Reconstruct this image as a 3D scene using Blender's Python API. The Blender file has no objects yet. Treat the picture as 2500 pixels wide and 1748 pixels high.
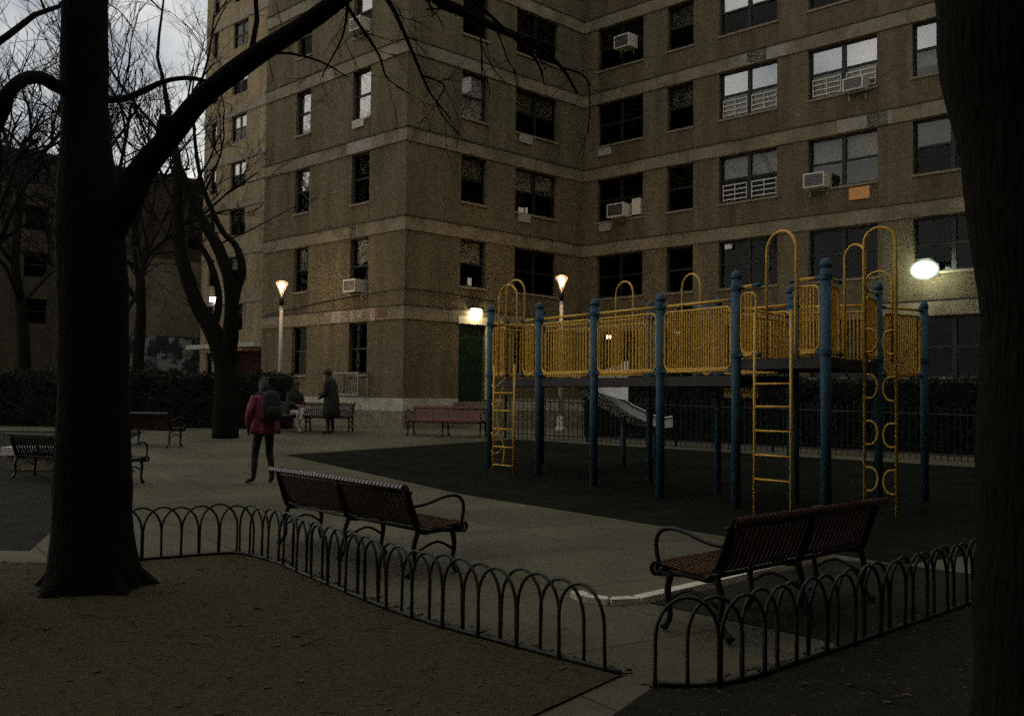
import bpy, bmesh, math, random
from mathutils import Vector, Matrix, noise
random.seed(7)
R = math.radians
scn = bpy.context.scene
col = scn.collection

# ------------------------------------------------------------------ camera
EYE = 1.5
PITCH = math.atan(91/2420.0)
cam = bpy.data.cameras.new('camera'); camo = bpy.data.objects.new('camera', cam); col.objects.link(camo)
cam.sensor_width = 36; cam.lens = 2420/2500*36; cam.clip_end = 1000; cam.clip_start = .05
camo.matrix_world = Matrix.Translation((0, 0, EYE)) @ Matrix.Rotation(math.pi/2+PITCH, 4, 'X') @ Matrix.Rotation(R(.6), 4, 'Z')
scn.camera = camo

# ------------------------------------------------------------------ sky (overcast dusk) and a faint soft sun
w = bpy.data.worlds.new('World'); scn.world = w; w.use_nodes = True
nt = w.node_tree; nt.nodes.clear()
out = nt.nodes.new('ShaderNodeOutputWorld'); bg = nt.nodes.new('ShaderNodeBackground')
sky = nt.nodes.new('ShaderNodeTexSky'); sky.sky_type = 'NISHITA'; sky.sun_disc = False
SUN_EL, SUN_AZ = R(14), R(-70)
sky.sun_elevation = SUN_EL; sky.sun_rotation = SUN_AZ
tc = nt.nodes.new('ShaderNodeTexCoord'); nz = nt.nodes.new('ShaderNodeTexNoise')
nz.inputs['Scale'].default_value = 5.0; nz.inputs['Detail'].default_value = 7; nz.inputs['Roughness'].default_value = .6
rp = nt.nodes.new('ShaderNodeValToRGB')
rp.color_ramp.elements[0].position = .35; rp.color_ramp.elements[0].color = (4.4, 4.9, 5.5, 1)
rp.color_ramp.elements[1].position = .68; rp.color_ramp.elements[1].color = (16, 15.4, 14.0, 1)
mx = nt.nodes.new('ShaderNodeMix'); mx.data_type = 'RGBA'; mx.inputs['Factor'].default_value = .86
nt.links.new(tc.outputs['Generated'], nz.inputs['Vector']); nt.links.new(nz.outputs['Fac'], rp.inputs['Fac'])
nt.links.new(sky.outputs['Color'], mx.inputs['A']); nt.links.new(rp.outputs['Color'], mx.inputs['B'])
nt.links.new(mx.outputs['Result'], bg.inputs['Color']); bg.inputs['Strength'].default_value = .15
nt.links.new(bg.outputs['Background'], out.inputs['Surface'])
sl = bpy.data.lights.new('sun', 'SUN'); sl.energy = .05; sl.angle = R(40); sl.color = (1, .93, .88)
so = bpy.data.objects.new('sun', sl); col.objects.link(so)
sd = Vector((math.sin(SUN_AZ)*math.cos(SUN_EL), math.cos(SUN_AZ)*math.cos(SUN_EL), math.sin(SUN_EL)))
so.rotation_euler = sd.to_track_quat('Z', 'Y').to_euler(); so.location = (-20, -10, 30)
vs = scn.view_settings; vs.view_transform = 'Standard'; vs.look = 'None'; vs.exposure = -0.88; vs.gamma = 1.0
scn.cycles.use_denoising = False   # the photograph is grainy: keep the sampling grain
scn.cycles.use_adaptive_sampling = True; scn.cycles.adaptive_threshold = .065; scn.cycles.adaptive_min_samples = 16
scn.cycles.sample_clamp_indirect = .8
scn.cycles.max_bounces = 8

# ------------------------------------------------------------------ helpers
def ray(px, py):
    """direction (per metre of depth) through a point of the 2500 x 1748 photograph"""
    x, y = (px-1250)/2420.0, -(py-874)/2420.0
    c, s = math.cos(R(.6)), math.sin(R(.6)); x, y = c*x-s*y, s*x+c*y
    d = Vector((x, math.cos(PITCH)-math.sin(PITCH)*y, math.sin(PITCH)+math.cos(PITCH)*y))
    return d/d.y
def at(px, py, Y):
    d = ray(px, py)*Y; return Vector((d.x, Y, d.z+EYE))
def G(y):
    return .04*min(max(y-15, 0), 12)

ZV = Vector((0, 0, 1))
ORG = {}
def origin(o):
    while o is not None:
        if o.name in ORG: return ORG[o.name]
        o = o.parent
    return Vector()
def tag(o, label=None, cat=None, group=None, kind=None):
    if label: o['label'] = label
    if cat: o['category'] = cat
    if group: o['group'] = group
    if kind: o['kind'] = kind
    return o
def thing(name, loc, label=None, cat=None, group=None, rz=0):
    o = bpy.data.objects.new(name, None); col.objects.link(o); o.empty_display_size = .2
    o.location = loc; o.rotation_euler.z = rz; ORG[o.name] = Vector(loc)
    return tag(o, label, cat, group)
def inst(name, me, parent=None, loc=(0, 0, 0), rot=(0, 0, 0), scale=(1, 1, 1)):
    o = bpy.data.objects.new(name, me); col.objects.link(o); o.parent = parent
    o.location = loc; o.rotation_euler = rot; o.scale = scale
    return o

class MB:
    """collects pieces of geometry and links them as one mesh object"""
    def __init__(s): s.v = []; s.f = []
    def add(s, vs_, fs):
        b = len(s.v); s.v += [Vector(p) for p in vs_]; s.f += [tuple(i+b for i in f) for f in fs]; return s
    def hexa(s, p):   # 8 corners: bottom 4 ccw, top 4 ccw
        return s.add(p, [(3, 2, 1, 0), (4, 5, 6, 7), (0, 1, 5, 4), (1, 2, 6, 5), (2, 3, 7, 6), (3, 0, 4, 7)])
    def box(s, x0, x1, y0, y1, z0, z1):
        return s.hexa([(x0, y0, z0), (x1, y0, z0), (x1, y1, z0), (x0, y1, z0), (x0, y0, z1), (x1, y0, z1), (x1, y1, z1), (x0, y1, z1)])
    def wbox(s, F, u0, u1, z0, z1, d0, d1):
        P = F.p
        return s.hexa([P(u0, z0, d1), P(u1, z0, d1), P(u1, z0, d0), P(u0, z0, d0), P(u0, z1, d1), P(u1, z1, d1), P(u1, z1, d0), P(u0, z1, d0)])
    def tube(s, pts, rad, n=8, cap=True):
        pts = [Vector(p) for p in pts]; m = len(pts)
        if not hasattr(rad, '__len__'): rad = [rad]*m
        b = len(s.v); ref = None
        for i, p in enumerate(pts):
            t = (pts[min(i+1, m-1)]-pts[max(i-1, 0)])
            t = t.normalized() if t.length > 1e-9 else Vector((0, 0, 1))
            if ref is None:
                ref = t.orthogonal().normalized()
            else:
                ref = ref-t*ref.dot(t)
                ref = ref.normalized() if ref.length > 1e-6 else t.orthogonal().normalized()
            bi = t.cross(ref)
            for k in range(n):
                a = 2*math.pi*k/n
                s.v.append(p+(ref*math.cos(a)+bi*math.sin(a))*rad[i])
        for i in range(m-1):
            for k in range(n):
                a, c = b+i*n+k, b+i*n+(k+1) % n
                s.f.append((a, c, c+n, a+n))
        if cap:
            s.f.append(tuple(b+k for k in reversed(range(n)))); s.f.append(tuple(b+(m-1)*n+k for k in range(n)))
        return s
    def lathe(s, c, prof, n=16):
        c = Vector(c); b = len(s.v); m = len(prof)
        for r, z in prof:
            for k in range(n):
                a = 2*math.pi*k/n; s.v.append(c+Vector((r*math.cos(a), r*math.sin(a), z)))
        for i in range(m-1):
            for k in range(n):
                a, d = b+i*n+k, b+i*n+(k+1) % n; s.f.append((a, d, d+n, a+n))
        s.f.append(tuple(b+k for k in reversed(range(n)))); s.f.append(tuple(b+(m-1)*n+k for k in range(n)))
        return s
    def mesh(s, name, mat, off=Vector(), smooth=False):
        me = bpy.data.meshes.new(name)
        me.from_pydata([tuple(p-off) for p in s.v], [], s.f); me.update()
        if mat: me.materials.append(mat)
        if smooth:
            me.polygons.foreach_set('use_smooth', [True]*len(me.polygons))
        return me
    def build(s, name, mat, parent=None, smooth=False, local=False):
        off = Vector() if local else origin(parent)
        o = inst(name, s.mesh(name, mat, off, smooth), parent); return o

def smooth_path(pts, rad, sub=4):
    """Catmull-Rom through pts"""
    pts = [Vector(p) for p in pts]; o, r = [], []
    for i in range(len(pts)-1):
        p0, p1, p2, p3 = pts[max(i-1, 0)], pts[i], pts[i+1], pts[min(i+2, len(pts)-1)]
        for j in range(sub):
            t = j/sub
            o.append(.5*((2*p1)+(-p0+p2)*t+(2*p0-5*p1+4*p2-p3)*t*t+(-p0+3*p1-3*p2+p3)*t**3)); r.append(rad[i]*(1-t)+rad[i+1]*t)
    o.append(pts[-1]); r.append(rad[-1]); return o, r

# ------------------------------------------------------------------ materials
def mat(name, colr, rough=.7, metal=0, var=.0, scale=8.0, bump=0.0, bscale=40.0, spec=.4, col2=None, detail=6, lo=.35, hi=.65):
    m = bpy.data.materials.new(name); m.use_nodes = True; n = m.node_tree; b = n.nodes['Principled BSDF']
    b.inputs['Roughness'].default_value = rough; b.inputs['Metallic'].default_value = metal
    b.inputs['Specular IOR Level'].default_value = spec
    b.inputs['Base Color'].default_value = (*colr, 1)
    if var or col2:
        g = n.nodes.new('ShaderNodeNewGeometry'); t = n.nodes.new('ShaderNodeTexNoise')
        t.inputs['Scale'].default_value = scale; t.inputs['Detail'].default_value = detail; t.inputs['Roughness'].default_value = .65
        r = n.nodes.new('ShaderNodeValToRGB')
        c2 = col2 or tuple(min(1, c*(1+var)) for c in colr); c1 = colr if col2 else tuple(c*(1-var) for c in colr)
        r.color_ramp.elements[0].position = lo; r.color_ramp.elements[1].position = hi
        r.color_ramp.elements[0].color = (*c1, 1); r.color_ramp.elements[1].color = (*c2, 1)
        n.links.new(g.outputs['Position'], t.inputs['Vector']); n.links.new(t.outputs['Fac'], r.inputs['Fac'])
        n.links.new(r.outputs['Color'], b.inputs['Base Color'])
    if bump:
        g2 = n.nodes.new('ShaderNodeNewGeometry'); t2 = n.nodes.new('ShaderNodeTexNoise'); t2.inputs['Scale'].default_value = bscale; t2.inputs['Detail'].default_value = 4
        bp = n.nodes.new('ShaderNodeBump'); bp.inputs['Strength'].default_value = bump; bp.inputs['Distance'].default_value = .02
        n.links.new(g2.outputs['Position'], t2.inputs['Vector']); n.links.new(t2.outputs['Fac'], bp.inputs['Height']); n.links.new(bp.outputs['Normal'], b.inputs['Normal'])
    return m
def emit(name, colr, st):
    m = bpy.data.materials.new(name); m.use_nodes = True; n = m.node_tree; b = n.nodes['Principled BSDF']
    b.inputs['Base Color'].default_value = (.8, .8, .8, 1); b.inputs['Emission Color'].default_value = (*colr, 1); b.inputs['Emission Strength'].default_value = st
    return m
def lampglass(name, colr, st, fac=.45):
    m = bpy.data.materials.new(name); m.use_nodes = True; n = m.node_tree; n.nodes.clear()
    o = n.nodes.new('ShaderNodeOutputMaterial'); x = n.nodes.new('ShaderNodeMixShader'); x.inputs[0].default_value = fac
    t = n.nodes.new('ShaderNodeBsdfTransparent'); e = n.nodes.new('ShaderNodeEmission'); e.inputs[0].default_value = (*colr, 1); e.inputs[1].default_value = st
    n.links.new(t.outputs[0], x.inputs[1]); n.links.new(e.outputs[0], x.inputs[2]); n.links.new(x.outputs[0], o.inputs['Surface']); return m
def brick(name, U, c1, c2, mortar):
    m = bpy.data.materials.new(name); m.use_nodes = True; n = m.node_tree; b = n.nodes['Principled BSDF']
    b.inputs['Roughness'].default_value = .9; b.inputs['Specular IOR Level'].default_value = .2
    g = n.nodes.new('ShaderNodeNewGeometry'); d = n.nodes.new('ShaderNodeVectorMath'); d.operation = 'DOT_PRODUCT'; d.inputs[1].default_value = (U[0], U[1], 0)
    sp = n.nodes.new('ShaderNodeSeparateXYZ'); cb = n.nodes.new('ShaderNodeCombineXYZ')
    n.links.new(g.outputs['Position'], d.inputs[0]); n.links.new(g.outputs['Position'], sp.inputs[0])
    n.links.new(d.outputs['Value'], cb.inputs['X']); n.links.new(sp.outputs['Z'], cb.inputs['Y'])
    t = n.nodes.new('ShaderNodeTexBrick'); t.inputs['Scale'].default_value = 1; t.inputs['Brick Width'].default_value = .21; t.inputs['Row Height'].default_value = .075
    t.inputs['Mortar Size'].default_value = .008; t.inputs['Color1'].default_value = (*c1, 1); t.inputs['Color2'].default_value = (*c2, 1); t.inputs['Mortar'].default_value = (*mortar, 1)
    t.inputs['Mortar Smooth'].default_value = .3
    n.links.new(cb.outputs[0], t.inputs['Vector'])
    # weather stains: long vertical streaks and large blotches
    mp = n.nodes.new('ShaderNodeMapping'); mp.inputs['Scale'].default_value = (1.4, 1.4, .22)
    n.links.new(g.outputs['Position'], mp.inputs['Vector'])
    ns = n.nodes.new('ShaderNodeTexNoise'); ns.inputs['Scale'].default_value = 1.3; ns.inputs['Detail'].default_value = 8; ns.inputs['Roughness'].default_value = .62
    n.links.new(mp.outputs[0], ns.inputs['Vector'])
    r = n.nodes.new('ShaderNodeValToRGB'); r.color_ramp.elements[0].position = .3; r.color_ramp.elements[1].position = .7
    r.color_ramp.elements[0].color = (.6, .6, .58, 1); r.color_ramp.elements[1].color = (1.22, 1.2, 1.15, 1)
    n.links.new(ns.outputs['Fac'], r.inputs['Fac'])
    mu = n.nodes.new('ShaderNodeMix'); mu.data_type = 'RGBA'; mu.blend_type = 'MULTIPLY'; mu.inputs['Factor'].default_value = 1
    n.links.new(t.outputs['Color'], mu.inputs['A']); n.links.new(r.outputs['Color'], mu.inputs['B']); n.links.new(mu.outputs['Result'], b.inputs['Base Color'])
    bp = n.nodes.new('ShaderNodeBump'); bp.inputs['Strength'].default_value = .6; bp.inputs['Distance'].default_value = .01; bp.invert = True
    n.links.new(t.outputs['Fac'], bp.inputs['Height']); n.links.new(bp.outputs['Normal'], b.inputs['Normal'])
    return m
def glass(name, fac, tint, gl=1.0):
    m = bpy.data.materials.new(name); m.use_nodes = True; n = m.node_tree; n.nodes.clear()
    o = n.nodes.new('ShaderNodeOutputMaterial'); x = n.nodes.new('ShaderNodeMixShader'); x.inputs[0].default_value = fac
    t = n.nodes.new('ShaderNodeBsdfTransparent'); t.inputs[0].default_value = (*tint, 1); g = n.nodes.new('ShaderNodeBsdfGlossy'); g.inputs['Roughness'].default_value = .04; g.inputs['Color'].default_value = (gl, gl, gl, 1)
    ns = n.nodes.new('ShaderNodeTexNoise'); ns.inputs['Scale'].default_value = 1.1; bp = n.nodes.new('ShaderNodeBump'); bp.inputs['Strength'].default_value = .12
    ge = n.nodes.new('ShaderNodeNewGeometry'); n.links.new(ge.outputs['Position'], ns.inputs['Vector'])
    n.links.new(ns.outputs['Fac'], bp.inputs['Height']); n.links.new(bp.outputs['Normal'], g.inputs['Normal'])
    n.links.new(t.outputs[0], x.inputs[1]); n.links.new(g.outputs[0], x.inputs[2]); n.links.new(x.outputs[0], o.inputs['Surface']); return m

C7 = math.sqrt(.5)
def paving():
    m = mat('concrete_paving', (.112, .104, .07), .95, spec=.08, var=.3, scale=.9, bump=.25, bscale=60, detail=10, lo=.22, hi=.78)
    n = m.node_tree; b = n.nodes['Principled BSDF']; src = b.inputs['Base Color'].links[0].from_socket
    g = n.nodes.new('ShaderNodeNewGeometry'); mp = n.nodes.new('ShaderNodeMapping'); mp.vector_type = 'POINT'; mp.inputs['Rotation'].default_value = (0, 0, R(56.2))
    n.links.new(g.outputs['Position'], mp.inputs['Vector'])
    t = n.nodes.new('ShaderNodeTexBrick'); t.offset = 0; t.inputs['Scale'].default_value = 1; t.inputs['Brick Width'].default_value = 1.55; t.inputs['Row Height'].default_value = 1.55
    t.inputs['Mortar Size'].default_value = .012; t.inputs['Mortar Smooth'].default_value = .4
    t.inputs['Color1'].default_value = (1.06, 1.05, 1.03, 1); t.inputs['Color2'].default_value = (.9, .9, .91, 1); t.inputs['Mortar'].default_value = (.5, .48, .45, 1)
    n.links.new(mp.outputs[0], t.inputs['Vector'])
    v = n.nodes.new('ShaderNodeTexVoronoi'); v.inputs['Scale'].default_value = 2.4; r = n.nodes.new('ShaderNodeValToRGB')     # gum spots
    r.color_ramp.elements[0].position = .05; r.color_ramp.elements[0].color = (.45, .45, .43, 1); r.color_ramp.elements[1].position = .085; r.color_ramp.elements[1].color = (1, 1, 1, 1)
    n.links.new(g.outputs['Position'], v.inputs['Vector']); n.links.new(v.outputs['Distance'], r.inputs['Fac'])
    w_ = n.nodes.new('ShaderNodeTexNoise'); w_.inputs['Scale'].default_value = .35; w_.inputs['Detail'].default_value = 5; r2 = n.nodes.new('ShaderNodeValToRGB')     # broad stains
    r2.color_ramp.elements[0].position = .36; r2.color_ramp.elements[0].color = (.74, .74, .72, 1); r2.color_ramp.elements[1].position = .62; r2.color_ramp.elements[1].color = (1.1, 1.1, 1.08, 1)
    n.links.new(g.outputs['Position'], w_.inputs['Vector']); n.links.new(w_.outputs['Fac'], r2.inputs['Fac'])
    cur = src
    for s_ in (t.outputs['Color'], r.outputs['Color'], r2.outputs['Color']):
        x = n.nodes.new('ShaderNodeMix'); x.data_type = 'RGBA'; x.blend_type = 'MULTIPLY'; x.inputs['Factor'].default_value = 1
        n.links.new(cur, x.inputs['A']); n.links.new(s_, x.inputs['B']); cur = x.outputs['Result']
    n.links.new(cur, b.inputs['Base Color']); return m
BR1, BR2, BRM = (.182, .147, .085), (.143, .115, .067), (.122, .105, .067)
M = dict(
    pave=paving(),
    shaded_soil=mat('shaded_bed_soil', (.013, .0115, .007), .95, col2=(.022, .019, .011), scale=6, bump=.9, bscale=35, spec=.1, detail=10), asphalt_and_shade=mat('asphalt_and_shade', (.022, .021, .015), .95, var=.3, scale=3, bump=.4, bscale=90, spec=.06),  # ground tones darkened so that shade sits in the colour
    rubber=mat('rubber_surface', (.010, .0112, .007), .95, var=.4, scale=1.6, bump=.3, bscale=70, spec=.03, detail=9),
    soil=mat('bare_soil', (.038, .030, .014), .95, col2=(.07, .055, .027), scale=26, bump=.9, bscale=35, spec=.1, detail=10),
    brick=brick('tan_brick_left', (C7, -C7), BR1, BR2, BRM), brickB=brick('tan_brick_right', (C7, C7), BR1, BR2, BRM),
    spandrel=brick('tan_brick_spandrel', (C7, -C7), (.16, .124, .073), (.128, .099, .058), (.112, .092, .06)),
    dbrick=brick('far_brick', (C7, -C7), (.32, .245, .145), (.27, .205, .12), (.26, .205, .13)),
    ebrick=brick('dark_brick', (C7, C7), (.06, .046, .03), (.05, .038, .024), (.05, .04, .03)),
    band=mat('concrete_band', (.208, .17, .104), .85, var=.34, scale=1.2, bump=.2, bscale=30),
    band2=mat('patched_band', (.225, .19, .135), .85, var=.15, scale=2, bump=.2, bscale=30),
    band3=mat('pale_stone_block', (.31, .27, .225), .8, var=.12, scale=4),
    red_tile=mat('dark_red_block', (.16, .07, .05), .8, var=.2, scale=6),
    plinth=mat('concrete_plinth', (.2, .18, .12), .9, var=.25, scale=1.5, bump=.3),
    plinth2=mat('pale_concrete_course', (.42, .4, .31), .85, var=.2, scale=2, bump=.2),
    frame=mat('window_frame', (.016, .016, .013), .5, .3), sill=mat('stone_sill', (.22, .18, .12), .85, var=.1),
    glass=glass('window_glass', .4, (1, 1, 1), .6), dull=glass('screened_glass', .3, (.45, .46, .44), .035), mid=glass('dim_glass', .3, (.9, .9, .84), .14),
    white_blind=mat('white_shade', (.8, .76, .68), .8, var=.08, scale=3), grey_blind=mat('grey_curtain', (.3, .28, .23), .9, var=.3, scale=5),
    dark=mat('dark_interior', (.012, .011, .009), .9),
    guard=mat('white_guard_bar', (.6, .58, .5), .6), acw=mat('ac_casing', (.62, .57, .47), .5, var=.1, scale=9), acg=mat('ac_grille', (.04, .035, .03), .6),
    sleeve=mat('grey_sleeve', (.4, .36, .29), .6, .3, var=.15), orange=mat('orange_panel', (.75, .33, .1), .6, var=.1),
    door=mat('green_door', (.003, .022, .006), .45, var=.15), lintel=mat('cream_lintel', (.75, .68, .45), .7),
    yellow=mat('yellow_paint', (.68, .39, .045), .42, var=.10, scale=14), blue=mat('blue_paint', (.035, .088, .125), .55, spec=.25, var=.15, scale=10),
    deck=mat('dark_deck', (.02, .018, .015), .7), slide=mat('white_slide', (.88, .87, .88), .5, spec=.3),
    bluehood=mat('blue_plastic', (.02, .06, .10), .4),
    benchdark=mat('shaded_bench_paint', (.012, .009, .007), .45, var=.25, scale=20), benchred=mat('red_bench_paint', (.028, .008, .007), .22, var=.25, scale=20, spec=.6), benchfar=mat('worn_red_paint', (.13, .036, .03), .5, var=.2, scale=12),  # darkest bench paint: the surrounding shade is put into its colour
    iron=mat('black_iron', (.008, .0085, .007), .45, .2, var=.2, scale=20), hoop=mat('dark_green_iron', (.011, .014, .010), .5, .1, var=.25, scale=30),
    pole=mat('pale_lamp_pole', (.5, .46, .38), .5, var=.1), galv=mat('steel', (.25, .25, .24), .45, .6, var=.1),
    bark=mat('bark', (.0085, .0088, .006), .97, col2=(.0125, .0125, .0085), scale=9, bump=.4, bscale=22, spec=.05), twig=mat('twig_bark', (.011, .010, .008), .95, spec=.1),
    leaf=mat('dark_evergreen', (.009, .013, .007), .8, var=.5, scale=3, spec=.2),
    mural=mat('painted_mural', (.016, .017, .016), .8, col2=(.16, .2, .19), scale=1.1, detail=3, lo=.50, hi=.60),
    skin=mat('skin', (.32, .17, .11), .6), hair=mat('black_hair', (.012, .01, .009), .6), pink=mat('magenta_coat', (.17, .022, .045), .7, var=.25, scale=9),
    black=mat('black_cloth', (.014, .014, .014), .85, var=.3, scale=14), grey=mat('light_grey_trousers', (.30, .27, .23), .85, var=.2, scale=9), rust=mat('rust_hat', (.08, .03, .018), .8),
    paper=mat('white_paper', (.8, .8, .78), .8),
    lampw=emit('warm_lamp_glow', (1.0, .66, .36), 650), doorl=emit('door_lamp_glow', (1.0, .85, .55), 50), flood=emit('flood_glow', (.88, 1.0, .78), 170), floodg=lampglass('flood_halo', (.74, 1.0, .62), 1.6, .4), floodh=lampglass('flood_inner_halo', (.82, 1.0, .72), 6.0, .4), lampg=lampglass('lamp_lens', (1.0, .55, .25), 3.2),  # the two flood shells carry the lamp's halo as added glow
    smallw=emit('small_white_glow', (.9, .95, 1.0), 25), smallo=emit('small_orange_glow', (1.0, .33, .10), 14), smally=emit('small_warm_glow', (1.0, .6, .28), 18),
)

def furrows(m):
    n = m.node_tree; b = n.nodes['Principled BSDF']; g = n.nodes.new('ShaderNodeNewGeometry'); mp = n.nodes.new('ShaderNodeMapping'); mp.inputs['Scale'].default_value = (1, 1, .16)
    v = n.nodes.new('ShaderNodeTexVoronoi'); v.inputs['Scale'].default_value = 26; v.feature = 'DISTANCE_TO_EDGE'
    bp = n.nodes.new('ShaderNodeBump'); bp.inputs['Strength'].default_value = .6; bp.inputs['Distance'].default_value = .03
    n.links.new(g.outputs['Position'], mp.inputs['Vector']); n.links.new(mp.outputs[0], v.inputs['Vector']); n.links.new(v.outputs['Distance'], bp.inputs['Height'])
    old = b.inputs['Normal'].links[0].from_node; n.links.new(bp.outputs['Normal'], old.inputs['Normal'])
furrows(M['bark'])
# ------------------------------------------------------------------ ground
def sheet(name, poly, dz, m, kind='structure', thick=0):
    bm = bmesh.new(); vs_ = [bm.verts.new((x, y, 0)) for x, y in poly]; bm.faces.new(vs_)
    for yy in (15, 27):
        bmesh.ops.bisect_plane(bm, geom=bm.verts[:]+bm.edges[:]+bm.faces[:], plane_co=(0, yy, 0), plane_no=(0, 1, 0))
    bmesh.ops.recalc_face_normals(bm, faces=bm.faces[:])
    if bm.faces[:] and bm.faces[0:1][0].normal.z < 0: bmesh.ops.reverse_faces(bm, faces=bm.faces[:])
    for v in bm.verts: v.co.z = G(v.co.y)+dz
    if thick:
        r = bmesh.ops.extrude_face_region(bm, geom=bm.faces[:])
        for v in [g for g in r['geom'] if isinstance(g, bmesh.types.BMVert)]: v.co.z -= thick
        bmesh.ops.recalc_face_normals(bm, faces=bm.faces[:])
    me = bpy.data.meshes.new(name); bm.to_mesh(me); bm.free(); me.materials.append(m)
    o = inst(name, me); 
    if kind: o['kind'] = kind
    return o
sheet('ground', [(-220, -120), (220, -120), (220, 300), (-220, 300)], 0, M['pave'])
sheet('rubber_surface', [(-4.65, 20.5), (2.27, 10.85), (3.55, 9.05), (12.5, 15.1), (10.2, 18.9), (.1, 24.9)], .004, M['rubber'])
FEN1 = [(-3.9, 8.66), (-3.31, 8.78), (-2.75, 9.12), (-2.46, 9.17), (-2.04, 8.73), (-1.587, 8.03), (-.723, 6.75), (-.056, 6.02), (.60, 5.37)]
sheet('planting_bed', [(-16, 8.3), (-6.4, 8.55)]+FEN1+[(.02, 4.55), (-.9, 3.2), (-2.2, -.5), (-2.6, -12), (-16, -12)], .012, M['soil'])
FEN2 = [(.75, 5.17), (1.0, 5.16), (1.27, 5.30), (1.66, 5.66), (3.02, 6.96), (4.4, 8.3)]
sheet('planting_bed', FEN2+[(9, 12.5), (12, 10), (12, -12), (-1.2, -12), (-.9, -.5), (-.3, 3.2), (.38, 4.5)], .012, M['shaded_soil'])  # right bed: its shade is put into the soil colour
sheet('shaded_bench_pad', [(1.02, 7.27), (1.72, 7.95), (3.0, 9.3), (3.6, 9.0), (4.3, 8.25), (3.0, 7.0), (2.05, 6.1)], .006, M['asphalt_and_shade'])  # pad round the bench, its dark tone standing in for shade
sheet('left_shade_sheet', [(-40, 4), (-16, 9.2), (-4.5, 9.35), (-6.0, 14.2), (-6.6, 17.5), (-8.6, 21.2), (-9.6, 26), (-40, 26)], .004, M['asphalt_and_shade'])  # dark sheet laid over the paving to stand in for shade at left
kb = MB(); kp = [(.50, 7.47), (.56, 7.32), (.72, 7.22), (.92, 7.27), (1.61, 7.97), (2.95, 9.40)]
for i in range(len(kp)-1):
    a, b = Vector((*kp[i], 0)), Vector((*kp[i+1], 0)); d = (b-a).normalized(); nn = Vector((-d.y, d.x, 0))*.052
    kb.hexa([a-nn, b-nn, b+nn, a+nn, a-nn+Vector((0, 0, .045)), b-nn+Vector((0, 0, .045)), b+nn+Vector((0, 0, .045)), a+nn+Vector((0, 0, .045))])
tag(kb.build('kerb', mat('pale_floodlit_kerb', (.62, .56, .45), .8, var=.2, scale=5)), kind='structure')  # pale concrete, with the floodlight's brightness added to its colour

# fallen leaves, clods and twigs on the soil and blown along the fence
def inside(p, poly):
    c = False; j = len(poly)-1
    for i in range(len(poly)):
        (xi, yi), (xj, yj) = poly[i], poly[j]
        if (yi > p[1]) != (yj > p[1]) and p[0] < (xj-xi)*(p[1]-yi)/(yj-yi)+xi: c = not c
        j = i
    return c
BED1 = [(-6.4, 8.55)]+FEN1+[(.02, 4.55), (-.9, 3.2), (-6.4, 2.6)]; BED2 = FEN2+[(4.4, 4), (.6, 3.6), (.38, 4.5)]
rl = random.Random(31); lv = MB(); cd = MB(); sx = MB()
def leaf(b_, p, s_):
    a = rl.uniform(0, 6.28); u_ = Vector((math.cos(a), math.sin(a), rl.gauss(0, .25))).normalized(); v_ = Vector((-math.sin(a), math.cos(a), rl.gauss(0, .35))).normalized()
    b_.add([p-u_*s_, p-u_*s_*.2+v_*s_*.5+Vector((0, 0, s_*.3)), p+u_*s_*.9, p-u_*s_*.2-v_*s_*.5+Vector((0, 0, s_*.25))], [(0, 1, 2), (0, 2, 3)])
for poly, n_ in ((BED1, 5200), (BED2, 900)):
    k = 0
    while k < n_:
        p = (rl.uniform(-6.4, 4.4), rl.uniform(2.6, 9.3))
        if not inside(p, poly): continue
        k += 1; q = rl.random()
        if q < .10: leaf(lv, Vector((p[0], p[1], .022)), rl.uniform(.007, .017))
        elif q < .985:
            s_ = rl.uniform(.004, .011)*(1.7 if rl.random() < .06 else 1); cd.hexa([Vector((p[0]+x*s_*rl.uniform(.6, 1.2), p[1]+y*s_*rl.uniform(.6, 1.2), .008+z*s_*rl.uniform(.5, .9))) for z in (0, 1) for x, y in ((-1, -1), (1, -1), (1, 1), (-1, 1))])
        else:
            a = rl.uniform(0, 6.28); L_ = rl.uniform(.05, .22); d_ = Vector((math.cos(a), math.sin(a), .05)); o_ = Vector((p[0], p[1], .02)); sx.tube([o_, o_+d_*L_*.5+Vector((.01, .01, .005)), o_+d_*L_], [.003, .0025, .0015], 4)
for k in range(2600):      # soil spilling over the edge of the beds
    F_ = FEN1 if k % 4 else FEN2; i = rl.randrange(len(F_)-1); a, b = F_[i], F_[i+1]; t = rl.random(); o_ = rl.gauss(.02, .06)
    p = (a[0]+(b[0]-a[0])*t+o_*(.78 if k % 4 else -.7), a[1]+(b[1]-a[1])*t+o_*(.63 if k % 4 else .7)); s_ = rl.uniform(.004, .014)
    cd.hexa([Vector((p[0]+x*s_*rl.uniform(.6, 1.4), p[1]+y*s_*rl.uniform(.6, 1.4), .002+z*s_*rl.uniform(.5, .9))) for z in (0, 1) for x, y in ((-1, -1), (1, -1), (1, 1), (-1, 1))])
for k in range(420):      # on the paving, thicker along the fence and kerb
    i = rl.randrange(len(FEN1)-1); a, b = FEN1[i], FEN1[i+1]; t = rl.random(); o_ = abs(rl.gauss(0, .5)) if rl.random() < .7 else rl.uniform(0, 4)
    p = (a[0]+(b[0]-a[0])*t+o_*.8, a[1]+(b[1]-a[1])*t+o_*.6); leaf(lv, Vector((p[0], p[1], G(p[1])+.014)), rl.uniform(.008, .018))
tag(lv.build('fallen_leaves', mat('dead_leaves', (.045, .034, .016), .9, col2=(.085, .065, .034), scale=30)), 'dry brown leaves scattered over the soil and paving', 'leaves', kind='stuff')
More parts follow.
